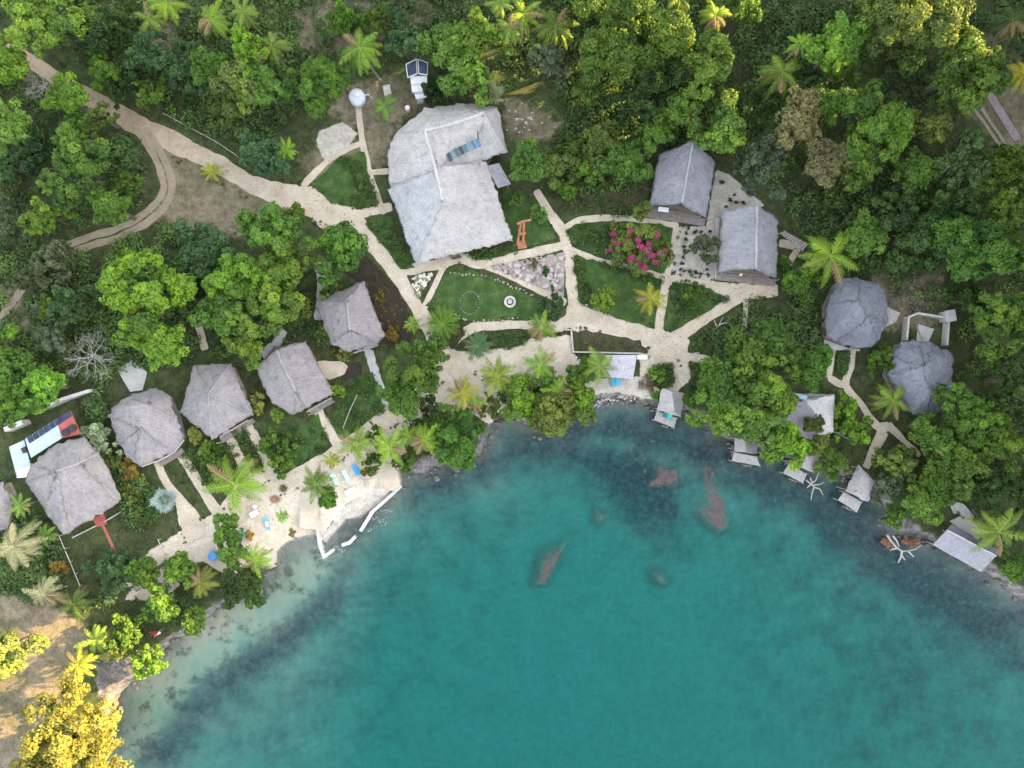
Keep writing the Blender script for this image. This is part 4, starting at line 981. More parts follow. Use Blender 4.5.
# pink bougainvillea flowers: part of the bush
for o in bpy.data.objects:
    if o.get('label', '').startswith('bougainvillea'):
        cr = [c for c in o.children if c.name.startswith('crown')][0]
        r = 30*K*.96; C = []; N = []; S = []
        for a, b, q in ((614,234,4),(618,244,3),(628,242,4),(640,248,4),(646,252,5),(632,257,5),(641,261,5),(650,256,5),(660,253,4),(655,262,4),(638,241,3),(645,266,5),(630,231,3),(657,236,3),(610,249,3),(664,251,4),(648,245,3))*5:
            q = q*rng.uniform(.35, .8); p = P(a+rng.normal(0,1.2), b+rng.normal(0,1.2), GZ+5.2); m = int(q*14); d = sph(m, 0.0)
            rr_ = math.hypot(p.x-o.location.x, p.y-o.location.y); dz = max(0.1, 1-(rr_/5.6)**2)**.5*3.5+1.45
            C.append(np.array([p.x-o.location.x, p.y-o.location.y, dz+1.2]) + d*np.array([q*.14, q*.14, .3])); N.append(d+np.array([0,0,.6])); S.append(.14*rng.uniform(.7, 1.3, m))
        C = np.concatenate(C); a = -o.rotation_euler.z; ca, sa = math.cos(a), math.sin(a)
        C = np.stack([C[:,0]*ca-C[:,1]*sa, C[:,0]*sa+C[:,1]*ca, C[:,2]], -1)
        V, F = leaf_quads(C, np.concatenate(N), np.concatenate(S), .8, .6)
        fo = bpy.data.objects.new('blossom', np_mesh('blossom', V, F, M['leaf'], rng.uniform(.2, .8, len(F)))); COL.objects.link(fo); fo.parent = o; fo.color = (.4,.08,.2,1); fo['label'] = 'vivid pink blossoms'
# ------------------------------------------------------------------ thatched roofs
def roof(name, faces, parent, color, cell=0.4, curve=1.0, amp=1.0, thick=0.35, mat='thatch', seed=0):
    """faces: [eaveA, eaveB, ridgeB, ridgeA] as (px, py, z); tessellated, roughened, thick"""
    bm = bmesh.new(); uvl = bm.loops.layers.float_vector.new('flow') if False else None
    off = root_loc(parent); flows = []
    for f in faces:
        a, b, c, d = [P(*q) for q in (f if len(f) == 4 else (f[0], f[1], f[2], f[2]))]
        nu = max(2, int(max((b-a).length, (c-d).length)/cell)); nv = max(2, int(max((d-a).length, (c-b).length)/cell)); L = (b-a).length; Hh = (d-a).length
        V = {}
        for i in range(nu+1):
            for j in range(nv+1):
                u, v = i/nu, j/nv
                e = a.lerp(b, u); r = d.lerp(c, u); p = e.lerp(r, v)
                p.z = e.z + (r.z-e.z)*(1-(1-v)**curve)
                V[i, j] = (bm.verts.new(p), u*L, (1-v)*Hh)
        for i in range(nu):
            for j in range(nv):
                q = [V[i,j], V[i+1,j], V[i+1,j+1], V[i,j+1]]
                try: fc = bm.faces.new([x[0] for x in q])
                except ValueError: continue
                flows.append([(x[1] + seed*13.7 + L*7.3, x[2]) for x in q])
    bm.faces.ensure_lookup_table()
    lay = bm.loops.layers.uv.new('flow')
    for fc, fl in zip(bm.faces, flows):
        for lp, q in zip(fc.loops, fl): lp[lay].uv = q
    bmesh.ops.remove_doubles(bm, verts=bm.verts, dist=0.03)
    for fc in bm.faces:
        fc.normal_update()
        if fc.normal.z < 0: fc.normal_flip()
    for v in bm.verts:
        p = v.co; k = amp*(0.16*noise.noise(p*0.45 + Vector((seed,0,0))) + 0.10*noise.noise(p*1.3) + 0.06*noise.noise(p*3.1))
        v.co = p + Vector((0, 0, k)); 
        if v.is_boundary: v.co += Vector((noise.noise(p*1.1+Vector((5,0,0))), noise.noise(p*1.1+Vector((0,7,0))), 0.3*noise.noise(p*2.0)))*0.36*amp
    fr = MB()
    if mat == 'thatch' and amp > .7:
        for e in bm.edges:
            if not e.is_boundary: continue
            fc = e.link_faces[0]; m = (e.verts[0].co + e.verts[1].co)/2; d = m - fc.calc_center_median(); d.z = min(d.z, 0) - .06; d.normalize(); tdir = (e.verts[1].co - e.verts[0].co)
            for k in range(4):
                p = e.verts[0].co + tdir*random.random() - d*.15 + Vector((0,0,.05)); wv = tdir.normalized()*random.uniform(.03,.1); q = p + d*random.uniform(.1,.36) + tdir*random.uniform(-.4,.4) + Vector((0,0,-.05))
                fr.add([p-wv, p+wv, q+wv*.4, q-wv*.4], [(0,1,2,3)])
    for v in bm.verts: v.co -= off
    me = bpy.data.meshes.new(name); bm.to_mesh(me); bm.free(); me.materials.append(M[mat])
    o = bpy.data.objects.new(name, me); COL.objects.link(o); o.parent = parent; o.color = (*color, 1)
    if fr.v: fr.build('straw_fringe', M['thatch'], o, tuple(c*random.uniform(.8,1.1) for c in color))
    s = o.modifiers.new('thickness', 'SOLIDIFY'); s.thickness = thick; s.offset = -1
    return o
def ridge(parts, parent, color, w=0.34, lift=0.06, seed=0):
    """a rough cap of thatch along ridge lines: list of [(px,py,z),...]"""
    mb = MB()
    for ln in parts:
        pts = []
        W = [P(*q) for q in ln]
        for i in range(len(W)-1):
            n = max(2, int((W[i+1]-W[i]).length/0.5))
            pts += [W[i].lerp(W[i+1], k/n) for k in range(n)]
        pts.append(W[-1])
        pts = [p + Vector((noise.noise(p*0.9)*.12, noise.noise(p*0.9+Vector((3,3,3)))*.12, lift + .06*noise.noise(p*2))) for p in pts]
        mb.tube(pts, [w*(.8+.35*noise.noise(p*1.5+Vector((seed,1,2)))) for p in pts], 7)
    o = mb.build('ridge_cap', M['thatch'], parent, color, True); return o
def inset(pts, d):
    c = [sum(p[0] for p in pts)/len(pts), sum(p[1] for p in pts)/len(pts)]
    return [(p[0]+(c[0]-p[0])*d, p[1]+(c[1]-p[1])*d) for p in pts]
def ctr(pts): return sum(p[0] for p in pts)/len(pts), sum(p[1] for p in pts)/len(pts)
def house(name, label, cat, group, eave, ez, wall_d=0.16, floor=0.45):
    """empty at the base + walls + posts under the given eave polygon"""
    c = P(*ctr([(p[0], p[1]) for p in eave]), ez); t = thing(name, (c.x, c.y, GZ), label, cat, group)
    W = [P(p[0], p[1], ez) for p in eave]; cc = Vector((c.x, c.y))
    ins = [(w_.x+(cc.x-w_.x)*wall_d, w_.y+(cc.y-w_.y)*wall_d) for w_ in W]
    MB().prism(ins, GZ+floor, GZ+ez-GZ+0.15).build('wall', M['wallmat'], t)
    fl = [(w_.x+(cc.x-w_.x)*wall_d*.55, w_.y+(cc.y-w_.y)*wall_d*.55) for w_ in W]
    MB().prism(fl, GZ-0.2, GZ+floor).build('floor_slab', M['wood'], t)
    return t, W, ins
def posts(t, xy, z0, z1, r=0.1):
    for x, y in xy: MB().tube([(x,y,z0),(x,y,z1)], r, 7).build('post', M['wood'], t)
def deck(t, px, z, th=0.15, mat='wood', name='deck', planks=True):
    W = PX(px, z); a, b = W[0], W[1]; d = (b-a); n = max(3, int(d.length/0.28)); mb = MB()
    for i in range(n):
        u0, u1 = i/n + .06/n, (i+1)/n - .06/n
        q = [W[0].lerp(W[1], u0), W[0].lerp(W[1], u1), W[3].lerp(W[2], u1), W[3].lerp(W[2], u0)]
        mb.prism([(p.x, p.y) for p in q], z-th, z + 0.01*(i % 3))
    return mb.build(name, M[mat], t)
TH_MAIN = (.43,.41,.41); TH_HUT = (.275,.258,.265); TH_BLUE = (.195,.205,.24); TH_GAB = (.26,.262,.29)

# ---- the large main house: ridge wing to the right, long slope to the front
E = 4.4; RZ = 10.2
t, W, ins = house('thatched_house', 'very large pale thatched house with skylight strip between gardens and wooded hill', 'house', None,
                  [(398,128),(426,109),(478,110),(500,140),(488,165),(512,240),(416,264),(389,170)], E, 0.13)
A0 = (425,131,RZ); A1 = (443,200,RZ-1.2); B1 = (484,114,RZ-2.0)
rf = roof('roof', [[(389,172,E+.2),(388,150,E),(430,148,RZ),(432,160,RZ-.1)], [(388,150,E),(397,131,E),A0,(430,148,RZ)], [(397,131,E),(424,109,E),A0], [(424,109,E),(460,103,E),(478,116,RZ-1.8),A0], [(460,103,E),(498,107,E),(484,113,RZ-2),(478,116,RZ-1.8)],
      [(507,152,E),(482,160,E+.4),(478,140,RZ-3.4),(484,113,RZ-2)], [(498,107,E),(507,152,E),(484,113,RZ-2)],
      [(482,160,E+.4),(452,176,RZ-3.0),A0,(484,114,RZ-2.0)],
      [(416,264,E),(389,186,E),(434,172,RZ-.4),A1], [(389,186,E),(389,172,E+.2),(432,160,RZ-.1),(434,172,RZ-.4)],
      [(512,240,E),(416,264,E),A1], [(486,162,E+.3),(512,240,E),A1,(434,166,RZ-.3)], [(454,175,RZ-3.0),(486,162,E+.3),(434,166,RZ-.3)], [(452,176,RZ-3.0),(440,172,RZ-1.2),(430,148,RZ),A0]], t, TH_MAIN, 0.45, 1.0, 1.0, .4, seed=1)
rc = ridge([[A0,(430,148,RZ),A1], [A0,(452,124,RZ-.9),(484,113,RZ-2)]], rf, (.48,.47,.47), .34, seed=2); 
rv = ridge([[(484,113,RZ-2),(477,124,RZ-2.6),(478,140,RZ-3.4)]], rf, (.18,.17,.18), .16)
# raised thatch step on the rear slope
roof('roof_layer', [[(388.5,190,E+.55),(416,263,E+.35),A1,(431,171,RZ-.15)]], t, (.39,.395,.415), .5, 1.0, 1.0, .3, seed=3)
# skylight strip of panes
for i in range(8):
    u = i/7.0; cx = 449 + 29*u; cy = 156 - 13*u; zz = 8.1 - .55*u
    p = P(cx, cy, zz+.28); mb = MB().box(p, (.58, 1.75 if i else 2.3, .1), R(23), 0, R(-26))
    o = mb.build('skylight_pane', M['paint'], t, [(.06,.08,.09),(.16,.26,.28),(.09,.14,.17),(.05,.07,.09),(.1,.17,.2),(.14,.26,.33),(.1,.18,.26),(.1,.2,.34)][i]); 
# flat side porch
pr = PX([(486,166),(499,163),(511,184),(498,188)], 4.6); 
pm = MB().prism([(p.x, p.y) for p in pr], 4.45, 4.6).build('porch_roof', M['paint'], t, (.25,.245,.265))
posts(t, [(pr[1].x-.3, pr[1].y-.4), (pr[2].x-.5, pr[2].y)], GZ, 4.45)
dl = PX([(451,264),(462,262),(462,256),(451,257)], 3)
MB().box(((dl[0].x+dl[1].x)/2, dl[0].y+1.1, GZ+1.5), (1.6, .12, 2.1), R(12)).build('door', M['darkwood'], t)

# ---- twin gabled huts beside the gravel garden
def gabled(label, lt, at, rt, lb, ab, rb, dk, ez, rz, group):
    ev = [lt, rt, rb, lb]; t, W, ins = house('gabled_hut', label, 'hut', group, ev, ez, .12)
    zz = lambda q, z: (q[0], q[1], z)
    rf = roof('roof', [[zz(lb,ez), zz(lt,ez), zz(at,rz), zz(ab,rz)], [zz(rt,ez), zz(rb,ez), zz(ab,rz), zz(at,rz)]], t, TH_GAB, .38, 1.0, .75, .3, seed=lt[0])
    ridge([[zz(at,rz), zz(ab,rz)]], rf, (.34,.34,.37), .28)
    a, b = P(*ab, rz), None; l, r = P(*lb, ez), P(*rb, ez)
    n = Vector((0, 1.6, 0)); g_ = [l+n+(r-l)*.1, r+n-(r-l)*.1, Vector((a.x, a.y, rz-.5))+n*1.2]
    mb = MB(); mb.add([*g_, *[q+Vector((0,.12,0)) for q in g_]], [(0,1,2),(5,4,3),(0,3,4,1),(1,4,5,2),(2,5,3,0)]); mb.build('gable', M['darkwood'], t)
    deck(t, dk, GZ+.42, .2)
    d = PX(dk, GZ+.42); posts(t, [(d[0].x+.4, d[0].y-.4), (d[1].x-.4, d[1].y-.4), ((d[0].x+d[1].x)/2, (d[0].y+d[1].y)/2-.4)], GZ+.2, ez, .09)
    MB().box(((d[0].x+d[1].x)/2+.6, (d[0].y+d[1].y)/2+1.5, GZ+1.45), (1.0, .1, 2.0), 0).build('door', M['wood'], t)
    return t
t = gabled('first grey gabled hut, uphill one of the pair, white panel over its deck', (659,155), (693,141), (716,161), (650,206), (682,203), (706,217), [(648,206),(706,219),(704,226),(646,217)], 4.2, 6.9, 'gabled huts')
p = P(663.5, 209.5, 4.0); MB().box(p, (1.7, .75, .08), R(-8)).build('white_panel', M['white'], t)
t = gabled('second grey gabled hut, downhill one of the pair, with a side veranda', (722,211), (757,205), (778,219), (718,271), (756,269), (776,278), [(716,272),(776,279),(775,286),(716,280)], 4.2, 6.9, 'gabled huts')
deck(t, [(715,218),(720,218),(719,279),(715,279)], GZ+.4, .2, name='veranda', mat='concrete')
p = P(741, 274.5, 3.2); MB().rock(p, .25, 1, 1).build('lamp_globe', M['white'], t)

# ---- huts along the left shore
def hipped(name, label, group, ev, ez, rg, rz, color, curve=1.0, amp=1.0, cap=True, order=None, seed=0, wd=.15, cap_col=None):
    """ev: eave px polygon; rg: ridge px points; order[i] = ridge index for eave vertex i"""
    t, W, ins = house(name, label, 'hut', group, ev, ez, wd)
    n = len(ev); F = []
    for i in range(n):
        j = (i+1) % n; a, b = order[i], order[j]
        F.append([(*ev[i], ez), (*ev[j], ez), (*rg[b], rz), (*rg[a], rz)])
    rf = roof('roof', F, t, color, .38, curve, amp, .35, seed=seed)
    if cap and len(rg) > 1: ridge([[(*q, rz) for q in rg]], rf, cap_col or tuple(c*1.2 for c in color), .26)
    return t, rf
G = 'thatched guest huts'
t, rf = hipped('guest_hut', 'thatched hut with bent ridge beside the dark soil bed', G, [(363,281),(385,336),(377,344),(349,352),(331,344),(315,301)], 4.2, [(347,303),(350,330)], 6.8, TH_HUT, 1.25, 1.0, True, [0,1,1,1,1,0], 4)
MB().box(P(366,349,3.9), (4.2,.25,.15), R(18)).build('fascia', M['wood'], t)
t, rf = hipped('guest_hut', 'square gabled thatched hut with small front porch below the grove', G, [(305,342),(333,393),(306,408),(294,415),(271,402),(256.5,367.5),(274,347)], 4.2, [(276,350),(296,391)], 6.9, TH_HUT, 1.0, .8, True, [0,1,1,1,1,0,0], 5)
deck(t, [(307,410),(331,397),(335,402),(312,415)], GZ+.35); dk = PX([(312,414),(334,401)], 2); posts(t, [(q.x, q.y) for q in dk], GZ, 4.0, .1)
MB().box(P(319,405,3.85), (4.6,.2,.2), R(30)).build('fascia', M['wood'], t)
t, rf = hipped('guest_hut', 'many sided pyramid thatched hut with ribs meeting at a point', G, [(194,366),(230,364),(238,380),(253,415),(212,439),(180,412)], 4.0, [(208,394)], 7.6, TH_HUT, 1.0, .8, False, [0]*6, 6)
ridge([[(208,394,7.6), (*q, 4.2)] for q in ((194,366),(230,364),(238,380),(253,415),(212,439),(180,412))], rf, (.31,.31,.33), .13, .02)
deck(t, [(219,438),(252,418),(255,422),(223,443)], GZ+.35); dk = PX([(222,442),(254,421)], 2); posts(t, [(q.x, q.y) for q in dk], GZ, 4.0, .1)
MB().box(P(234,428.5,3.9), (5.4,.2,.2), R(31)).build('fascia', M['wood'], t)
t, rf = hipped('guest_hut', 'domed thatched hut with rounded corners beside the concrete yard', G, [(155,387),(167,395),(177,416),(183,439),(173,452),(141,466),(133,462),(119,445),(109,417),(112,408),(128,396)], 4.0, [(149,404),(142,428)], 7.0, TH_HUT, 1.5, 1.1, False, [0,0,0,1,1,1,1,1,1,0,0], 7)
deck(t, [(158,461),(182,448),(185,453),(161,467)], GZ+.35); MB().tube([P(142,466.5,3.9),P(160,460,3.95),P(174,452.5,3.9),P(184,440,3.9)], .12, 6).build('eave_pole', M['bare_bark'], t)
# rounded blue-grey huts on the right
t, rf = hipped('rounded_hut', 'uphill rounded hut of rough blue grey thatch under the leaning palm', 'rounded thatched huts', [(837,280),(857,277.5),(879,283),(885,293),(887,324),(877,342),(871,347),(849,347.5),(836,342),(825,338),(826,304)], 4.2, [(858,300),(868,318)], 7.2, TH_BLUE, 1.5, 1.5, False, [0,0,0,0,1,1,1,1,1,0,0], 8)
q = PX([(824,339),(851,349),(860,349),(860,351),(835,350),(824,344)], GZ+.4); MB().prism([(p.x, p.y) for p in q], GZ, GZ+.4).build('terrace', M['concrete'], t)
q = PX([(884,305),(900,313),(896,322),(884,328)], 3.4); MB().prism([(p.x, p.y) for p in q], 3.3, 3.4).build('side_roof', M['paint'], t, (.3,.29,.26))
t, rf = hipped('rounded_hut', 'downhill rounded hut of rough blue grey thatch with a walled back yard', 'rounded thatched huts', [(901,341),(918,340),(934,345),(952,354),(952,389),(940,412),(927,415),(913,414),(892,383),(888,375),(893,357)], 4.2, [(922,366),(930,388)], 7.2, TH_BLUE, 1.5, 1.5, False, [0,0,0,0,1,1,1,1,1,0,0], 9)
MB().tube([P(923,342,4.4), P(916,325,2.2)], .12, 6).build('pipe', M['wood'], t)
mb = MB().wallrun([(p.x, p.y) for p in PX([(902,340),(904,318),(913,314),(938,318),(944,318),(942,345)])], .3, GZ-.1, GZ+1.5); p0 = P(920,318)
solo(mb, 'yard_wall', M['stone'], (p0.x, p0.y, GZ), 'grey stone wall around the yard of the downhill rounded hut', 'wall')
mb = MB().prism([(p.x, p.y) for p in PX([(918,324),(934,329),(928,342),(916,341)])], GZ, GZ+.12); p0 = P(924,333)
solo(mb, 'yard_paving', M['concrete'], (p0.x, p0.y, GZ), 'pale paved slab inside the walled back yard', 'paving')
p0 = P(943,317); solo(MB().box((p0.x,p0.y,GZ+1),(1.5,1.7,2.0),R(10)).box((p0.x,p0.y,GZ+2.06),(1.7,1.9,.1),R(10)), 'water_box', M['concrete'], (p0.x,p0.y,GZ), 'small grey square shed at the corner of the stone yard wall', 'shed')

# ---- farmhouse with metal lean-to roofs on the far left
ev = [(58,443),(84,436),(100,452),(121,498),(117,503),(70,532),(63,534),(45,511),(25,483),(31,465)]
t, rf = hipped('farmhouse', 'broad thatched farmhouse with blue metal lean-to and red porch', None, ev, 4.2, [(57,471),(80,463)], 7.4, TH_HUT, 1.1, 1.1, False, [0,1,1,1,1,0,0,0,0,0], 10)
ridge([[(57,471,7.4),(80,463,7.4)], [(80,463,7.3),(99,453,4.6)]], rf, (.33,.32,.32), .3)
def slab(pts, z0, z1, th, name, mat, parent, color=None):
    """tilted quad slab; first two points at z0, last two at z1"""
    W = [P(*pts[0], z0), P(*pts[1], z0), P(*pts[2], z1), P(*pts[3], z1)]
    n = (W[1]-W[0]).cross(W[3]-W[0]).normalized(); n = n if n.z > 0 else -n
    mb = MB().add([*W, *[w_-n*th for w_ in W]], [(0,1,2,3),(7,6,5,4),(0,4,5,1),(1,5,6,2),(2,6,7,3),(3,7,4,0)]); return mb.build(name, mat, parent, color)
slab([(25,439),(56,419),(62,438),(31,458)], 4.6, 3.9, .12, 'metal_roof', M['metalroof'], t)
slab([(56.3,419),(70,410),(81,434),(62.4,438)], 4.62, 3.92, .12, 'red_roof', M['redpaint'], t)
slab([(9,447),(24,440),(31,468),(17,478)], 3.8, 3.6, .12, 'metal_roof', M['metalroof'], t)
slab([(18,469),(30,466),(28,477),(17,478)], 3.95, 3.9, .1, 'white_awning', M['white'], t)
for i in range(8):
    u = i/8; a = (27+5.4*i, 438-3.5*i); sp = slab([a, (a[0]+4.6, a[1]-3.1), (a[0]+7.2, a[1]+2.6), (a[0]+2.6, a[1]+5.6)], 4.82-.02*i*0, 4.55, .06, 'solar_panel', M['solar'], t)
for px, py in ((65,432.5),(72,428)):
    p = P(px, py, 4.6); MB().tube([(p.x,p.y,p.z-.35),(p.x,p.y,p.z+.02)], .62, 14).tube([(p.x,p.y,p.z+.02),(p.x,p.y,p.z+.12)], .3, 12).build('roof_vent', M['dark'], t)
p = P(24.5,450,4.0); MB().box(p,(.7,.9,.4),R(25)).build('roof_box', M['dark'], t)
MB().wallrun([(q.x,q.y) for q in PX([(74,537),(96,526)])],.15,GZ,GZ+.5).wallrun([(q.x,q.y) for q in PX([(106,521),(128,508),(124,496)])],.15,GZ,GZ+.52).build('porch_kerb', M['stone'], t)
# neighbour roof cut by the frame edge
t, rf = hipped('neighbour_hut', 'grey thatched hut cut by the frame edge below the farmhouse', None, [(-22,488),(2,482),(12,504),(8,528),(-25,535)], 4.0, [(-8,508)], 6.6, TH_HUT, 1.2, 1.0, False, [0]*5, 11)

# ---- over water kiosks
def kiosk(label, ev, rgp, dk, ez, rz, order, col=(.36,.345,.35), shore=True):
    c = P(*ctr(ev), ez); t = thing('water_kiosk', (c.x, c.y, -1.0), label, 'kiosk', 'thatched kiosks on stilts')
    n = len(ev); F = [[(*ev[i], ez), (*ev[(i+1)%n], ez), (*rgp[order[(i+1)%n]], rz), (*rgp[order[i]], rz)] for i in range(n)]
    roof('roof', F, t, col, .3, 1.0, .6, .25, seed=ev[0][0])
    d = deck(t, dk, 1.7, .15, 'palewood')
    fl = PX(inset(ev, .12), 1.7); MB().prism([(p.x, p.y) for p in fl], 1.45, 1.66).build('floor', M['wood'], t)
    D = PX(dk, 1.7); posts(t, [(p.x, p.y) for p in D] + [(((D[2]+D[3])/2).x, ((D[2]+D[3])/2).y - .35), (((D[2]*2+D[3])/3).x, ((D[2]*2+D[3])/3).y - .3)], -1.6, 1.75, .12)
    posts(t, [(p.x, p.y) for p in PX(inset(ev, .15), ez)], -1.2, ez, .09)
    return t
kiosk('first thatched water kiosk, nearest to the path hub, two teal chairs on its deck', [(662,388),(684,393),(681,417),(657,410)], [(672,392),(674,411)], [(657,411),(677,418),(674,428),(654,420)], 4.0, 5.6, [0,0,1,1])
kiosk('second thatched water kiosk, half hidden under the leaning crown', [(735,438),(757,436),(757,454),(734,451)], [(745,440),(746,452)], [(734,452),(757,457),(760,466),(732,461)], 4.0, 5.4, [0,0,1,1])
kiosk('third thatched water kiosk, with a bleached dead tree at its side', [(793,458),(819,456),(815,473),(790,463)], [(804,456),(803,466)], [(789,464),(807,474),(803,483),(783,473)], 4.0, 5.4, [0,0,1,1])
kiosk('fourth thatched water kiosk, at the end of the winding path', [(858,465),(875,481),(868,502),(845,491)], [(862,476),(860,493)], [(844,492),(862,502),(857,512),(838,500)], 4.0, 5.6, [0,0,1,1])
for i, (px, py) in enumerate(((669,416.5),(665,414.5))):
    p = P(px, py, 1.75); c = thing('deck_chair', (p.x, p.y, 1.72), ('bright teal' if i == 0 else 'dark teal') + ' deck chair on the deck of the first kiosk', 'chair', None, R(-20))
    MB().box((p.x,p.y,2.1),(.75,1.0,.1)).build('seat', M['paint'], c, (.12,.5,.48) if i == 0 else (.05,.22,.24)); MB().box((p.x,p.y+.55,2.45),(.75,.1,.7),0,0,R(-15)).build('backrest', M['paint'], c, (.12,.5,.48) if i == 0 else (.05,.22,.24))
    for sx in (-.3,.3):
        for sy in (-.4,.4): MB().box((p.x+sx,p.y+sy,1.9),(.07,.07,.36)).build('leg', M['wood'], c)
# white boathouse
c = P(964,550,3); t = thing('boathouse', (c.x,c.y,-1.2), 'white pitched metal roof of the boathouse on the dark water by the large palm', 'boathouse')
slab([(947,530),(996,556),(981,572),(933,545)], 4.6, 3.6, .14, 'roof', M['paint'], t, (.27,.27,.3))
slab([(947,529.4),(996,555.4),(1000,551),(952,524)], 4.62, 4.0, .12, 'rear_roof', M['paint'], t, (.17,.17,.21))
ridge([[(947,530,4.64),(996,556,4.64)]], t, (.62,.62,.63), .13, .02)
f = PX([(945,533),(992,557),(980,568),(936,544)], 1.4); MB().prism([(p.x,p.y) for p in f], 1.2, 1.4).build('floor', M['wood'], t)
posts(t, [(p.x,p.y) for p in PX([(948,532),(992,556),(980,570),(936,545),(958,557)], 3)], -1.8, 3.6, .12)
f = PX([(949,521),(962,515),(990,535),(984,548)], 1.5); MB().prism([(p.x,p.y) for p in f], 1.3, 1.66).build('platform', M['concrete'], t)
# restaurant hidden in the grove
c = P(804,415,4); t = thing('restaurant', (c.x,c.y,GZ), 'white and grey roofed restaurant mostly hidden under the kiosk grove', 'building')
roof('roof', [[(835,395,4.2),(833,431,4.2),(822,424,6.2),(806,400,6.2)], [(833,431,4.2),(815,441,4.2),(822,424,6.2)]], t, (.55,.53,.53), .4, 1.0, .6, .3, seed=12)
roof('rear_roof', [[(815,441,4.2),(769,426,4.2),(774,408,6.0),(822,424,6.2)], [(769,426,4.2),(770,392,4.2),(774,408,6.0)], [(770,392,4.2),(835,395,4.2),(806,400,6.2),(774,408,6.0)], [(774,408,6.0),(806,400,6.2),(822,424,6.2)]], t, (.3,.3,.33), .4, 1.0, .6, .3, seed=13)
w_ = PX([(775,397),(830,398),(829,429),(814,436),(774,422)], 4); MB().prism([(p.x,p.y) for p in w_], GZ, 4.1).build('wall', M['wallmat'], t)
slab([(782,390),(808,396),(806,400),(780,394)], 6.3, 6.2, .1, 'blue_ridge_sheet', M['paint'], t, (.3,.45,.55))
# dining shelter on the terrace
c = P(615,366,4); t = thing('dining_shelter', (c.x,c.y,GZ), 'flat lavender grey roof of the terrace shelter above two blue loungers', 'shelter')
slab([(590,355),(637,355),(633,379),(592,376)], 4.3, 4.0, .15, 'roof', M['paint'], t, (.42,.40,.45))
posts(t, [(p.x,p.y) for p in PX([(593,358),(635,358),(631,376),(594,374)], 4)], GZ-.8, 4.1, .1)
p = P(643,357,3); tb = thing('serving_table', (p.x,p.y,GZ), 'long white table at the end of the planted terrace bed', 'table')
MB().box((p.x,p.y,GZ+.8),(1.7,.75,.08)).build('tabletop', M['white'], tb)
for sx in (-.7,.7): MB().box((p.x+sx,p.y,GZ+.38),(.08,.6,.76)).build('leg', M['white'], tb)
mb = MB().wallrun([(p.x,p.y) for p in PX([(566,330),(571,330),(573,352),(640,353.5)])], .25, GZ-.1, GZ+.55); p0 = P(573,352)
solo(mb, 'garden_wall', M['stone'], (p0.x,p0.y,GZ), 'low grey wall around the planted bed of the terrace', 'wall')

# ---- solar shed tower and water tank behind the large house
c = P(418,80,4); t = thing('solar_shed', (c.x,c.y,GZ), 'narrow white shed stack topped by two solar panels behind the large house', 'shed')
for q, n_ in (([(405.5,64),(416.5,58.5),(417.5,74),(407.5,78)], 0), ([(428,62.5),(417.5,58.5),(418.5,74),(427.5,75.5)], 1)):
    slab(q, 5.6, 5.2, .08, 'panel_roof', M['white'], t)
    W = [(a*.84+ctr(q)[0]*.16, b*.84+ctr(q)[1]*.16) for a, b in q]; slab(W, 5.72, 5.34, .06, 'solar_panel', M['solar'], t)
for a, z in (([(410,76),(427,76),(427,83),(411,84)], 4.6), ([(411,84.5),(427,84),(426,91),(412,92)], 4.1), ([(414,93),(428,92),(428,97),(416,99)], 3.5)):
    q = PX(a, z); MB().prism([(p.x,p.y) for p in q], z-.5, z).build('shed_roof', M['white'], t)
q = PX([(409,66),(426,66),(426,94),(413,95)], 3); MB().prism([(p.x,p.y) for p in q], GZ, 3.6).build('wall', M['wallmat'], t)
q = PX([(418,97),(426,97),(425,102),(417,103)], 2.2); MB().prism([(p.x,p.y) for p in q], GZ, 2.2).build('step', M['concrete'], t)
p = P(357,97,3); t = thing('water_tank', (p.x,p.y,GZ), 'round white water tank with pale blue dome next to the dense canopy', 'tank')
MB().tube([(p.x,p.y,GZ),(p.x,p.y,3.2),(p.x,p.y,3.45),(p.x,p.y,3.62)], [1.35,1.35,1.05,.35], 20).build('drum', M['paint'], t, (.6,.64,.72), True)
MB().tube([(p.x+.25,p.y+.1,3.55),(p.x+.25,p.y+.1,3.75)], .28, 12).build('lid', M['white'], t)
MB().tube([(p.x+1.2,p.y+.2,3.2),(p.x+2,p.y+.3,3.3),(p.x+2.3,p.y+.3,GZ)], .07, 6).build('pipe', M['white'], t)
p = P(407.5,108,2.4); solo(MB().tube([(p.x,p.y,GZ),(p.x,p.y,GZ+1.0),(p.x,p.y,GZ+1.12)], [.42,.42,.2], 12), 'white_drum', M['white'], (p.x,p.y,GZ), 'small white drum beside the banana plant', 'drum')
p = P(387,90,2.4); solo(MB().box((p.x,p.y,GZ+.4),(1.2,1.7,.8),R(10)).box((p.x+.05,p.y+.15,GZ+.84),(.6,.6,.1),R(10)), 'concrete_box', M['stone'], (p.x,p.y,GZ), 'weathered concrete box on bare earth near the water tank', 'box')

# ---- walls and fences
def wall_thing(name, pts, w, h, mat, label, cat='wall', z=GZ):
    W = PX(pts, z+h); mb = MB().wallrun([(p.x,p.y) for p in W], w, z-.4, z+h); c = W[len(W)//2]
    return solo(mb, name, mat, (c.x, c.y, z), label, cat)
wall_thing('boundary_wall', [(38,410),(62,399),(88,391)], .5, 2.0, M['whitewall'], 'long white boundary wall behind the farmhouse under lime tree')
wall_thing('boundary_wall', [(6,429),(20,423)], .8, 2.0, M['whitewall'], 'short thick white wall end at the farmhouse yard')
def sea_wall(pts, label):
    W = PX(pts, .9); mb = MB().wallrun([(p.x,p.y) for p in W], .55, -2.5, .9); c = W[0]; return solo(mb, 'sea_wall', M['whitewall'], (c.x,c.y,-2.0), label, 'sea wall')
sea_wall([(317,500),(317.5,530),(319.5,545),(324,557),(332,551)], 'white hooked sea wall running out from the beach')
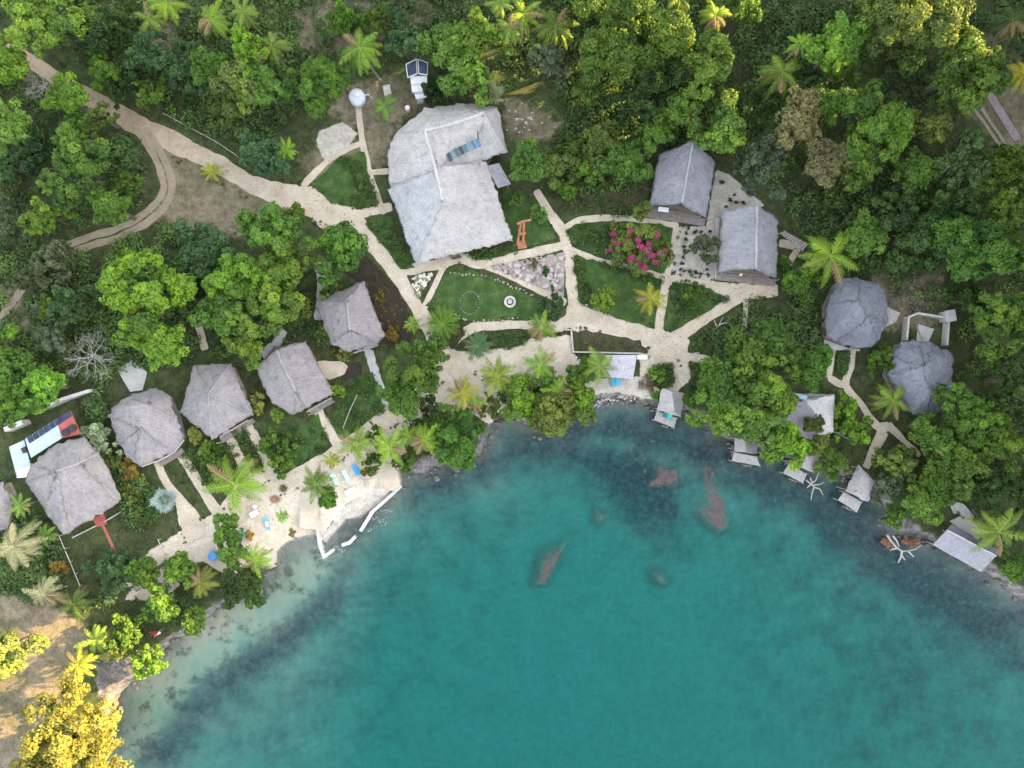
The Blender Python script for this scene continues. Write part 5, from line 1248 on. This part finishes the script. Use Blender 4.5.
sea_wall([(343,545),(349,543),(354,538)], 'shortest white piece of broken sea wall in the water')
sea_wall([(361,530),(366,522),(371,514)], 'middle piece of the broken white sea wall')
sea_wall([(371,513),(386,500),(400,487)], 'straight white sea wall meeting the round sand bastion')
bz = [(376,462),(391,464),(398,472),(400,485),(393,491),(380,488)]
p0 = P(388,477); mb = MB().prism([(p.x,p.y) for p in PX(bz, 1.75)], -1.5, 1.72)
solo(mb, 'sand_bastion', M['path'], (p0.x,p0.y,-1.0), 'round sand filled bastion at the end of the sea wall', 'bastion')
def fence(pts, label, mat='whitewall'):
    W = PX(pts, GZ+.8); c = W[0]; t = thing('line_fence', (c.x,c.y,GZ), label, 'fence')
    L = MB()
    for i in range(len(W)-1): L.tube([W[i], W[i+1]], .06, 5)
    L.build('rail', M[mat], t)
    for i in range(len(W)-1):
        n = max(2, int((W[i+1]-W[i]).length/2.2))
        for k in range(n+1 if i == len(W)-2 else n):
            q = W[i].lerp(W[i+1], k/n); MB().box((q.x,q.y,GZ+.4),(.13,.13,.95)).build('post', M['bare_bark'], t)
fence([(59,536),(70,562),(80,586)], 'pale thin fence running down from the farmhouse corner')
fence([(158,540),(165,555),(172,570)], 'white thin fence on the grey ground near the shore bushes')
fence([(163,113),(185,125),(215,141),(236,155)], 'thin rail fence along the upper verge of the dirt road', 'bare_bark')
fence([(357,395),(350,410),(343,428)], 'pale thin border rail crossing the lawn to the promenade', 'stone')

# ---- garden pieces
p = P(510,302); t = thing('fountain', (p.x,p.y,GZ), 'round white fountain basin on the fountain lawn', 'fountain')
mb = MB(); n = 28
for r0, r1, z0, z1 in ((.95,.62,.42,.42),): 
    vs = []; 
    for k in range(n):
        a = 6.2832*k/n; ca, sa = math.cos(a), math.sin(a); vs += [(p.x+1.0*ca,p.y+1.0*sa,GZ),(p.x+.98*ca,p.y+.98*sa,GZ+.45),(p.x+.6*ca,p.y+.6*sa,GZ+.45),(p.x+.55*ca,p.y+.55*sa,GZ+.1)]
    mb.add(vs, [(4*k+j, 4*((k+1)%n)+j, 4*((k+1)%n)+j+1, 4*k+j+1) for k in range(n) for j in range(3)])
mb.build('basin', M['stone'], t)
MB().tube([(p.x,p.y,GZ),(p.x,p.y,GZ+.5),(p.x,p.y,GZ+.75),(p.x,p.y,GZ+.85)], [.4,.32,.4,.15], 14).build('pedestal', M['stone'], t)
base_stones = []
for s_ in range(4):
    mb = MB().rock((0,0,0), .3, s_+1, .6); me_ = bpy.data.meshes.new('stone'); me_.from_pydata(mb.v, [], mb.f); me_.materials.append(M['paint']); base_stones.append(me_)
def stone(name, px, py, s, col, label, group):
    p = P(px, py); o = bpy.data.objects.new(name, base_stones[int(rng.integers(4))]); COL.objects.link(o); o.location = (p.x,p.y,GZ+.22); o.scale = (s, s*rng.uniform(.7,1.1), s); o.rotation_euler = (0,0,rng.uniform(0,6)); o.color = (*col, 1); tag(o, label, 'stone', group)
tri = npp([(491,267),(563,254),(562,295)])
for k in range(150):
    a, b = sorted(rng.random(2)); q = np.array([491,267])*a + np.array([563,254])*(b-a) + np.array([562,294])*(1-b); 
    if (q[0]-545)**2+(q[1]-270)**2 < 16: continue
    wgt = rng.random(); col = (.46,.42,.38) if wgt < .45 else ((.36,.29,.28) if wgt < .85 else (.16,.14,.13))
    stone('rockery_stone', q[0], q[1], rng.uniform(.5, 1.9) if wgt < .6 else rng.uniform(.6, 1.6), col, 'loose stone in the large triangular rock garden', 'stones of the triangular rock garden')
for k in range(46):
    a, b = sorted(rng.random(2)); q = np.array([409,277])*a + np.array([432,274])*(b-a) + np.array([419,296])*(1-b); wgt = rng.random()
    stone('rockery_stone', q[0], q[1], rng.uniform(.7, 1.6), (.6,.57,.48) if wgt < .55 else (.2,.2,.12), 'loose stone in the small triangular rock bed', 'stones of the small rock bed')
for k in range(24):
    a = 6.28*k/24; ex, ey = 10*math.cos(a), 13.5*math.sin(a); stone('edging_stone', 470+ex*.85-ey*.35, 303+ey*.75+ex*.5, rng.uniform(.35,.65), (.22,.2,.17), 'edging stone of the oval flower ring on the fountain lawn', 'stones of the flower ring')
for a0, a1, n_ in (((455,315),(468,321),6),((472,322),(520,318),10),((490,277),(534,296),14),((450,273),(486,276),10),((579,304),(610,316),10)):
    for k in range(n_):
        u = (k+.5)/n_; stone('edging_stone', a0[0]+(a1[0]-a0[0])*u+rng.normal(0,.7), a0[1]+(a1[1]-a0[1])*u+rng.normal(0,.7), rng.uniform(.4,.85), (.34,.31,.26), 'pale edging stone along the rim of a garden lawn', 'edging stones of the lawns')
p = P(545,270,2.2); o = bpy.data.objects.new('rockery_cactus', tuft); COL.objects.link(o); o.location = (p.x,p.y,GZ+.6); o.scale = (1.5,1.5,2.0); o.color = (.04,.12,.03,1); tag(o, 'green rounded cactus among the stones of the rock garden', 'plant')
p = P(534,262,2.0); o = bpy.data.objects.new('rockery_succulent', tuft); COL.objects.link(o); o.location = (p.x,p.y,GZ+.4); o.scale = (1.7,1.6,1.2); o.color = (.12,.14,.06,1); tag(o, 'olive succulent clump at the upper edge of the rock garden', 'plant')
# red swing frame of logs
p = P(522,240); t = thing('swing_frame', (p.x,p.y,GZ), 'red brown log swing frame on the lawn beside the large house', 'swing')
def W3(px, py, z): return P(px, py, GZ+z)
for a, b in (((517,246,0),(521,222,2.4)),((523,247,0),(524,221,2.5)),((519,234,1.4),(526,233,1.5))): MB().tube([W3(*a), W3(*b)], [.26,.2], 8).build('leg', M['redwood'], t)
MB().tube([W3(517,224,2.4), W3(524,221,2.6), W3(531,220,2.4)], .2, 8).build('beam', M['redwood'], t)
q = PX([(517,241),(525,240),(527,248),(518,249)], GZ+.5); MB().prism([(v.x,v.y) for v in q], GZ+.35, GZ+.5).build('seat', M['redwood'], t)

# ---- beach furniture
def lounger(px, py, ang, col, label, z=GZ, towel=None):
    p = P(px, py, z+.4); t = thing('sun_lounger', (p.x,p.y,z), label, 'sun lounger', 'loungers by the sea'); c, s = math.cos(ang), math.sin(ang)
    tr = lambda x, y, zz: (p.x+x*c-y*s, p.y+x*s+y*c, z+zz)
    MB().box(tr(0,-.25,.36),(.75,1.4,.12),ang).build('seat', M['cloth'], t, col); MB().box(tr(0,.72,.55),(.75,.75,.1),ang,0,R(32)).build('backrest', M['cloth'], t, col)
    if towel: MB().box(tr(0,-.05,.445),(.5,.9,.04),ang).build('towel', M['cloth'], t, towel)
    for x in (-.3,.3):
        for y in (-.8,.5): MB().box(tr(x,y,.15),(.06,.06,.32),ang).build('leg', M['white'], t)
lounger(267,524,R(12),(.16,.42,.62),'blue lounger with white towel on open beach sand',towel=(.75,.76,.76))
lounger(356,470,R(25),(.07,.33,.66),'vivid blue lounger beside the sand bastion')
lounger(346,475.5,R(25),(.5,.68,.76),'pale blue lounger between the vivid blue and mint ones')
lounger(335,479.5,R(25),(.55,.8,.74),'mint lounger behind the bright round beach shrub')
lounger(613.5,380.5,R(0),(.1,.36,.62),'blue lounger under the terrace shelter, farther from the table',GZ)
lounger(618.5,380,R(0),(.12,.5,.62),'turquoise lounger under the terrace shelter, beside the blue one',GZ)
lounger(350,491,R(-60),(.75,.78,.74),'white lounger by the bright round shrub above the grey shingle')
p = P(255.5,513); t = thing('beach_table', (p.x,p.y,GZ), 'white rectangular table beside the largest palm', 'table', None, 0)
MB().box((p.x,p.y,GZ+.72),(1.5,.9,.07),R(30)).build('tabletop', M['white'], t)
for x in (-.55,.55): MB().box((p.x+x*.87,p.y+x*.5,GZ+.35),(.1,.6,.7),R(30)).build('leg', M['white'], t)
p = P(255,506.5); solo(MB().tube([(p.x,p.y,GZ),(p.x,p.y,GZ+.35),(p.x,p.y,GZ+.42)],[.3,.36,.2],12), 'beach_stool', M['white'], (p.x,p.y,GZ), 'small round white stool by the rectangular table', 'stool')
p = P(214.5,555); solo(MB().tube([(p.x,p.y,GZ),(p.x,p.y,GZ+.4),(p.x,p.y,GZ+1.0),(p.x,p.y,GZ+1.05)],[.72,.85,.72,.5],14), 'blue_barrel', M['paint'], (p.x,p.y,GZ), 'big blue barrel standing between two shore bushes', 'barrel', None, (.1,.32,.68))
p = P(243.5,534); solo(MB().tube([(p.x,p.y,GZ),(p.x,p.y,GZ+.35),(p.x,p.y,GZ+.9)],[.4,.45,.38],12), 'teal_bucket', M['paint'], (p.x,p.y,GZ), 'small teal bucket at the side of the bright dome bush', 'bucket', None, (.07,.38,.42))
p = P(250.5,533); o = bpy.data.objects.new('potted_flower', tuft); COL.objects.link(o); o.location = (p.x,p.y,GZ+.5); o.scale = (1.7,1.7,1.3); o.color = (.42,.28,.05,1); tag(o, 'yellow orange flower clump beside the bright dome bush', 'plant')
p = P(292.5,531); o = bpy.data.objects.new('beach_tuft', tuft); COL.objects.link(o); o.location = (p.x,p.y,GZ+.35); o.scale = (1.5,1.5,1.0); o.color = (.22,.22,.06,1); tag(o, 'yellow tuft at the very edge of the beach', 'plant')
p = P(284,488); o = bpy.data.objects.new('beach_seedling', LIB['agave'][0][1][0]); COL.objects.link(o); o.location = (p.x,p.y,GZ+.3); o.scale = (.38,.38,.38); o.color = (.12,.13,.05,1); tag(o, 'tiny palm seedling alone on the open beach', 'plant')
p = P(275,499); o = bpy.data.objects.new('fallen_fronds', LIB['agave'][1][1][0]); COL.objects.link(o); o.location = (p.x,p.y,GZ+.12); o.scale = (.55,.4,.15); o.color = (.34,.22,.17,1); tag(o, 'reddish heap of dry fronds on the beach sand', 'fronds')
# red sail shade near the shore
p = P(154,633,3); t = thing('sail_shade', (p.x,p.y,GZ), 'dark red triangular sail shade with a white flap among shore bushes', 'sail')
mb = MB(); q = [P(150,632,3.0), P(159,631,3.4), P(155,637.5,2.6)]; mb.add([*q, *[v-Vector((0,0,.05)) for v in q]], [(0,1,2),(5,4,3),(0,3,4,1),(1,4,5,2),(2,5,3,0)]); mb.build('red_cloth', M['cloth'], t, (.32,.03,.03))
mb = MB(); q = [P(154,637,2.7), P(159,631.5,3.3), P(161,633,2.6)]; mb.add([*q, *[v-Vector((0,0,.05)) for v in q]], [(0,1,2),(5,4,3),(0,3,4,1),(1,4,5,2),(2,5,3,0)]); mb.build('white_cloth', M['cloth'], t, (.75,.73,.7))
posts(t, [(v.x,v.y) for v in (P(150,632,3), P(159.5,631,3.2))], GZ-.2, 3.2, .07)
# driftwood and bleached dead trees on the waterline
def deadwood(px, py, z, branches, rad, label, extra=None):
    p = P(px, py, z); t = thing('driftwood', (p.x,p.y,z), label, 'driftwood'); mb = MB()
    for br in branches: mb.tube([P(*q) for q in br], [rad*(1-.6*k/(len(br)-1)) for k in range(len(br))], 6)
    mb.build('branches', M['bare_bark'], t); return t
t = deadwood(896,545,.3,[[(887,535,1.4),(891,541,1.2),(897,548,.9),(902,551,.9),(908,551,.8),(916,549,.9),(921,545,1.0)],[(902,551,.8),(901,557,.6),(898,563,.3)],[(901,555,.7),(905,560,.3)],[(908,551,.8),(914,557,.4)],[(893,536,1.4),(897,541,1.2),(899,547,.9)],[(897,548,.9),(890,550,.6)]],.2,'fallen bleached tree with rusty orange dead leaves over dark water')
C = []; Sz = []
for a, b, q in ((886,543,3),(889,545,2.5),(884,541,2),(909,543,3),(913,544,3),(916,541,2.5),(905,542,2.5),(918,543,2)):
    pc = P(a, b, 1.1); m = 70; C.append(np.array(pc) - np.array(t.location) + rng.normal(0, 1, (m, 3))*np.array([q*.11, q*.09, .15])); Sz.append(rng.uniform(.12,.26,m))
C = np.concatenate(C); V, F = leaf_quads(C, np.tile([0,0,1.0],(len(C),1)), np.concatenate(Sz), .6, .6)
fo = bpy.data.objects.new('dead_leaves', np_mesh('dead_leaves', V, F, M['leaf'], rng.uniform(.3,.7,len(F)))); COL.objects.link(fo); fo.parent = t; fo.color = (.34,.17,.12,1)
deadwood(813,484,.3,[[(806,480,1.2),(811,484,1.0),(814,487,.8),(812,493,.5),(811,500,.2)],[(811,484,1.0),(816,480,1.2),(819,472,1.6)],[(814,487,.8),(820,489,.5),(823,495,.2)],[(813,485,1.),(821,484,.8),(824,482,.8)],[(811,484,1.),(807,488,.5)],[(812,482,1.1),(810,477,1.4)]],.16,'bleached dead tree lying in the water beside the third kiosk')
deadwood(836,437,2,[[(831,431,3.6),(838,433,3.2),(846,438,2.6),(853,441,2.2)],[(838,433,3.2),(843,431,3.0)]],.13,'pale bare branch beside the hidden restaurant')
deadwood(721,325,2,[[(712,333,1.7),(719,325,2.6),(723,317,3.2)],[(719,325,2.6),(727,322,3.0)],[(717,327,2.4),(714,320,2.8)]],.12,'pale bare shrub in the dark bed below the downhill gabled hut')
deadwood(992,437,8.5,[[(986.5,430,9.3),(991,436,9.5),(998,444,9.2)]],.16,'straight pale branch resting on a dense tree crown')
deadwood(366,483,1.6,[[(360,478,1.9),(366,480,2.1),(370,484,1.9)],[(366,480,2.1),(372,478,1.9)],[(364,480,2.),(366,487,1.7)]],.11,'small driftwood on the grey shingle beside the bastion')
deadwood(606,397,.5,[[(594,406,.5),(600,402,.8),(608,398,1.1),(613,394,1.4)],[(608,398,1.1),(613,403,.6)],[(600,402,.8),(598,408,.3)]],.2,'white driftwood log on the rocks below the terrace')
# old timber pergola beside the second gabled hut
p = P(794,242,3); t = thing('timber_shelter', (p.x,p.y,GZ), 'small rough plank roof beside the downhill gabled hut path', 'shelter')
q = [(779,233),(785,231),(808,244),(803,251)]; W = PX(q, 3.4); mb = MB()
for k in range(11):
    u0, u1 = k/11+.012, (k+1)/11-.012; a, b, c, d = W[0].lerp(W[3],u0), W[0].lerp(W[3],u1), W[1].lerp(W[2],u1), W[1].lerp(W[2],u0); mb.prism([(v.x,v.y) for v in (a,b,c,d)], 3.3+.03*(k%2), 3.4+.03*(k%2))
mb.build('plank_roof', M['wood'], t); posts(t, [(v.x,v.y) for v in W], GZ, 3.3, .08)
# shore boulders
mb = MB(); sh = [P(a,b,0) for a,b in SHORE]
for i in range(len(sh)-1):
    a, b = sh[i], sh[i+1]
    if abs(a.x) > 95 or a.y < -75: continue
    sandy = 262 <= SHORE[i][0] <= 372 and SHORE[i][1] > 505
    for k in range(int((b-a).length*(0.5 if sandy else 2.2))):
        q = a.lerp(b, rng.random()) + Vector(rng.normal(0, .9, 3)); r_ = rng.uniform(.12, .5)*(1.0 if not sandy else .6); mb.rock((q.x,q.y,.05 + .3*rng.random()), r_, float(rng.integers(60)), .7)
for k in range(110):
    q = P(rng.uniform(576,652), rng.uniform(386,404), 0); mb.rock((q.x,q.y,.7), rng.uniform(.12,.4), float(rng.integers(60)), .6)
o = mb.build('shore_rocks', M['rock'], None); tag(o, kind='stuff')
mb = MB()
for k in range(44):
    q = P(rng.normal(522,10), rng.normal(122,8)) if k < 22 else P(rng.uniform(586,640), rng.uniform(396,402)); mb.rock((q.x,q.y,GZ if k < 22 else .9), rng.uniform(.1,.26), float(rng.integers(60)), .6)
o = mb.build('pale_rubble', M['stone'], None); tag(o, kind='stuff')

# one person standing on the path at the front of the large house
def person(px, py, rz, label):
    p = P(px, py, GZ+.9); bm = bmesh.new()
    J = {'pel':(0,0,.95,.15),'waist':(0,0,1.1,.135),'chest':(0,.01,1.32,.155),'neck':(0,.01,1.5,.06),'head0':(0,.02,1.57,.075),'head1':(0,.03,1.66,.1),'head2':(0,.02,1.75,.075),
         'sl':(.19,0,1.42,.06),'el':(.25,-.03,1.14,.045),'wl':(.25,.06,.9,.032),'hl':(.25,.09,.82,.035),'sr':(-.19,0,1.42,.06),'er':(-.25,-.03,1.14,.045),'wr':(-.24,.08,.91,.032),'hr':(-.24,.12,.84,.035),
         'pl':(.1,0,.88,.1),'kl':(.11,.03,.5,.065),'al':(.11,-.02,.1,.045),'fl':(.12,.14,.04,.04),'pr':(-.1,0,.88,.1),'kr':(-.11,.02,.5,.065),'ar':(-.11,-.04,.1,.045),'fr':(-.12,.12,.04,.04)}
    ED = [('pel','waist'),('waist','chest'),('chest','neck'),('neck','head0'),('head0','head1'),('head1','head2'),('chest','sl'),('sl','el'),('el','wl'),('wl','hl'),('chest','sr'),('sr','er'),('er','wr'),('wr','hr'),('pel','pl'),('pl','kl'),('kl','al'),('al','fl'),('pel','pr'),('pr','kr'),('kr','ar'),('ar','fr')]
    V = {k: bm.verts.new(v[:3]) for k, v in J.items()}; ix = {k: i for i, k in enumerate(J)}
    for a, b in ED: bm.edges.new((V[a], V[b]))
    me = bpy.data.meshes.new('person'); bm.to_mesh(me); bm.free()
    o = bpy.data.objects.new('person', me); COL.objects.link(o); o.location = (p.x, p.y, GZ+.15); o.rotation_euler = (0,0,rz); me.materials.append(M['paint']); o.color = (.3,.2,.15,1)
    sk = o.modifiers.new('skin', 'SKIN'); o.modifiers.new('smooth', 'SUBSURF').levels = 2; o.modifiers['smooth'].render_levels = 2
    for k, v in J.items(): me.skin_vertices[0].data[ix[k]].radius = (v[3], v[3])
    me.skin_vertices[0].data[ix['pel']].use_root = True
    tag(o, label, 'person')
    b = (p.x, p.y, GZ+.15)
    rot = Matrix.Rotation(rz, 3, 'Z')
    def w3(x, y, z): return Vector(b) + rot @ Vector((x, y, z))
    MB().tube([w3(0,0,.8), w3(0,0,.95), w3(0,0,1.2), w3(0,.01,1.4), w3(0,.01,1.48)], [.2,.185,.19,.2,.1], 14).build('shirt', M['cloth'], o, (.22,.17,.2), True)
    MB().tube([w3(0,.0,1.66), w3(0,-.01,1.74), w3(0,0,1.81)], [.108,.105,.05], 12).build('hair', M['cloth'], o, (.012,.01,.01), True)
    MB().tube([w3(0,0,.98), w3(0,0,.8), w3(0,0,.5)], [.185,.2,.21], 14).build('shorts', M['cloth'], o, (.1,.09,.11), True)
person(458.6, 256.5, R(160), 'person with dark hair and mauve grey clothes standing at the front of the large house')

# broken white foam where small waves meet the sea walls and rocks
C = []; S = []
for a, b, n_ in (((372,516),(386,524),40),((378,508),(392,512),36),((366,532),(372,528),22),((328,545),(342,549),34),((336,556),(346,550),20),((588,402),(604,405),60),((606,403),(628,404),50),((560,428),(580,420),14),((276,560),(290,545),26),((262,577),(277,570),26),((290,543),(315,536),30),((205,622),(250,597),30)):
    for k in range(n_):
        u = rng.random(); q = P(a[0]+(b[0]-a[0])*u + rng.normal(0, 1.3), a[1]+(b[1]-a[1])*u + rng.normal(0, 1.3), 0); C.append([q.x, q.y, .035]); S.append(rng.uniform(.03, .13))
C = np.array(C); V, F = leaf_quads(C, np.tile([0, 0, 1.0], (len(C), 1)), np.array(S), .5, .05)
o = bpy.data.objects.new('surf_foam', np_mesh('surf_foam', V, F, M['concrete'])); COL.objects.link(o); tag(o, kind='stuff')
# ------------------------------------------------------------------ unseen hill outside the frame, its crest shaped to shade and light the cove
SUN_EL = R(19.0); SUN_AZ = R(20.0)          # azimuth from +x (photo right) towards +y (photo top)
cS, sS = math.cos(SUN_AZ), math.sin(SUN_AZ)
def hill_h(p):
    pts = [(-400,60),(-58,60),(-48,80),(-42,86),(-33,76),(-10,76),(-3,92),(15,90),(22,28),(29.5,28),(30,32),(36,32),(38,37),(46,37),(47,42),(55,42),(58,92),(400,96)]  # dips shaped into the crest so low sun reaches chosen trees
    for (a, h0), (b, h1) in zip(pts, pts[1:]):
        if a <= p <= b: u = (p-a)/(b-a); return h0 + (h1-h0)*u*u*(3-2*u)
    return 60
WIN = [(22.5,30,27,37),(30,36.5,31,43),(41,46.5,37,51),(46.5,55,44,52)]      # openings left in the added sun blocker, aimed at chosen trees
ps = np.concatenate([np.arange(-400, -66, 12), np.arange(-66, 84, 0.6), np.arange(84, 401, 12)]); ss = [112,117,122,127,132,136,140,143,148,160,190,250,330]; V = []; F = []
for i, p in enumerate(ps):
    h = hill_h(p)
    for j, s in enumerate(ss):
        f = max(0, min(1, (s-112)/28)) if s <= 140 else max(0, 1-(s-140)/190); f = f*f*(3-2*f)
        z = 1.0 + (h-1.0)*f + (1.2*noise.noise((s*.1, p*.1, 2)) if 112 < s < 330 else 0)*(1 if s != 140 else .3)
        V.append((s*cS - p*sS, s*sS + p*cS, z))
n = len(ss)
for i in range(len(ps)-1):
    for j in range(n-1): F.append((i*n+j, i*n+j+1, (i+1)*n+j+1, (i+1)*n+j))
mb = MB().add(V, F); o = mb.build('hillside', m_noise('hill_scrub', (.02,.04,.012), (.07,.1,.03), .2, .95, .5, .3), None, None, True); tag(o, kind='structure')

mb = MB(); tpl = MB().rock((0,0,0), 1, 3, .9)  # unseen blobs added above the crest to block sun outside the openings
for p in np.arange(-8, 100, 2.2):
    for z in np.arange(hill_h(p)-4, 114, 2.6):
        pp = p + rng.normal(0, .3); zz = z + rng.normal(0, .3); rr = 2.3
        if any(a-rr < pp < b+rr and c-rr < zz < d+rr for a, b, c, d in WIN): 
            if any(a-rr*.5 < pp < b+rr*.5 and c-rr*.5 < zz < d+rr*.5 for a, b, c, d in WIN): continue
            rr = 1.1
        s = 140 + rng.normal(0, .6)
        mb.add([(s*cS - pp*sS + x*rr*1.25, s*sS + pp*cS + y*rr*1.25, zz + q*rr*1.35) for x, y, q in tpl.v], tpl.f)
o = mb.build('ridge_sun_blocker', m_noise('ridge_foliage', (.02,.045,.012), (.06,.11,.03), .6, .95, .5, .2)); tag(o, kind='stuff')
# ------------------------------------------------------------------ light
w = bpy.data.worlds.new('World'); sc.world = w; w.use_nodes = True
nt = w.node_tree; bg = nt.nodes['Background']
sky = nt.nodes.new('ShaderNodeTexSky'); sky.sky_type = 'NISHITA'; sky.sun_disc = False
sky.sun_elevation = SUN_EL; sky.sun_rotation = math.pi/2 - SUN_AZ; sky.air_density = 1.0; sky.dust_density = 2.2; sky.ozone_density = 0.7
hs = nt.nodes.new('ShaderNodeHueSaturation'); hs.inputs['Saturation'].default_value = 0.3
nt.links.new(sky.outputs[0], hs.inputs['Color']); nt.links.new(hs.outputs[0], bg.inputs['Color']); bg.inputs['Strength'].default_value = 0.15
sd = bpy.data.lights.new('sun', 'SUN'); sd.energy = 5.0; sd.angle = R(0.5); sd.color = (1.0, 0.67, 0.3)
so = bpy.data.objects.new('sun', sd); COL.objects.link(so)
dv = Vector((cS*math.cos(SUN_EL), sS*math.cos(SUN_EL), math.sin(SUN_EL)))
so.rotation_euler = (-dv).to_track_quat('-Z', 'Y').to_euler(); so.location = dv*300

# ------------------------------------------------------------------ camera
cd = bpy.data.cameras.new('camera'); co = bpy.data.objects.new('camera', cd); COL.objects.link(co)
co.location = (0, 0, H); co.rotation_euler = (0, 0, 0); cd.sensor_width = 36; cd.lens = 18*H/(512*K); cd.clip_end = 3000
sc.camera = co
vs = sc.view_settings; vs.view_transform = 'Standard'; vs.look = 'None'; vs.exposure = 2.6; vs.gamma = 1.0
cy = sc.cycles; cy.max_bounces = 8; cy.diffuse_bounces = 6; cy.glossy_bounces = 2; cy.transmission_bounces = 3; cy.transparent_max_bounces = 8; cy.use_denoising = True
cy.sample_clamp_indirect = 6
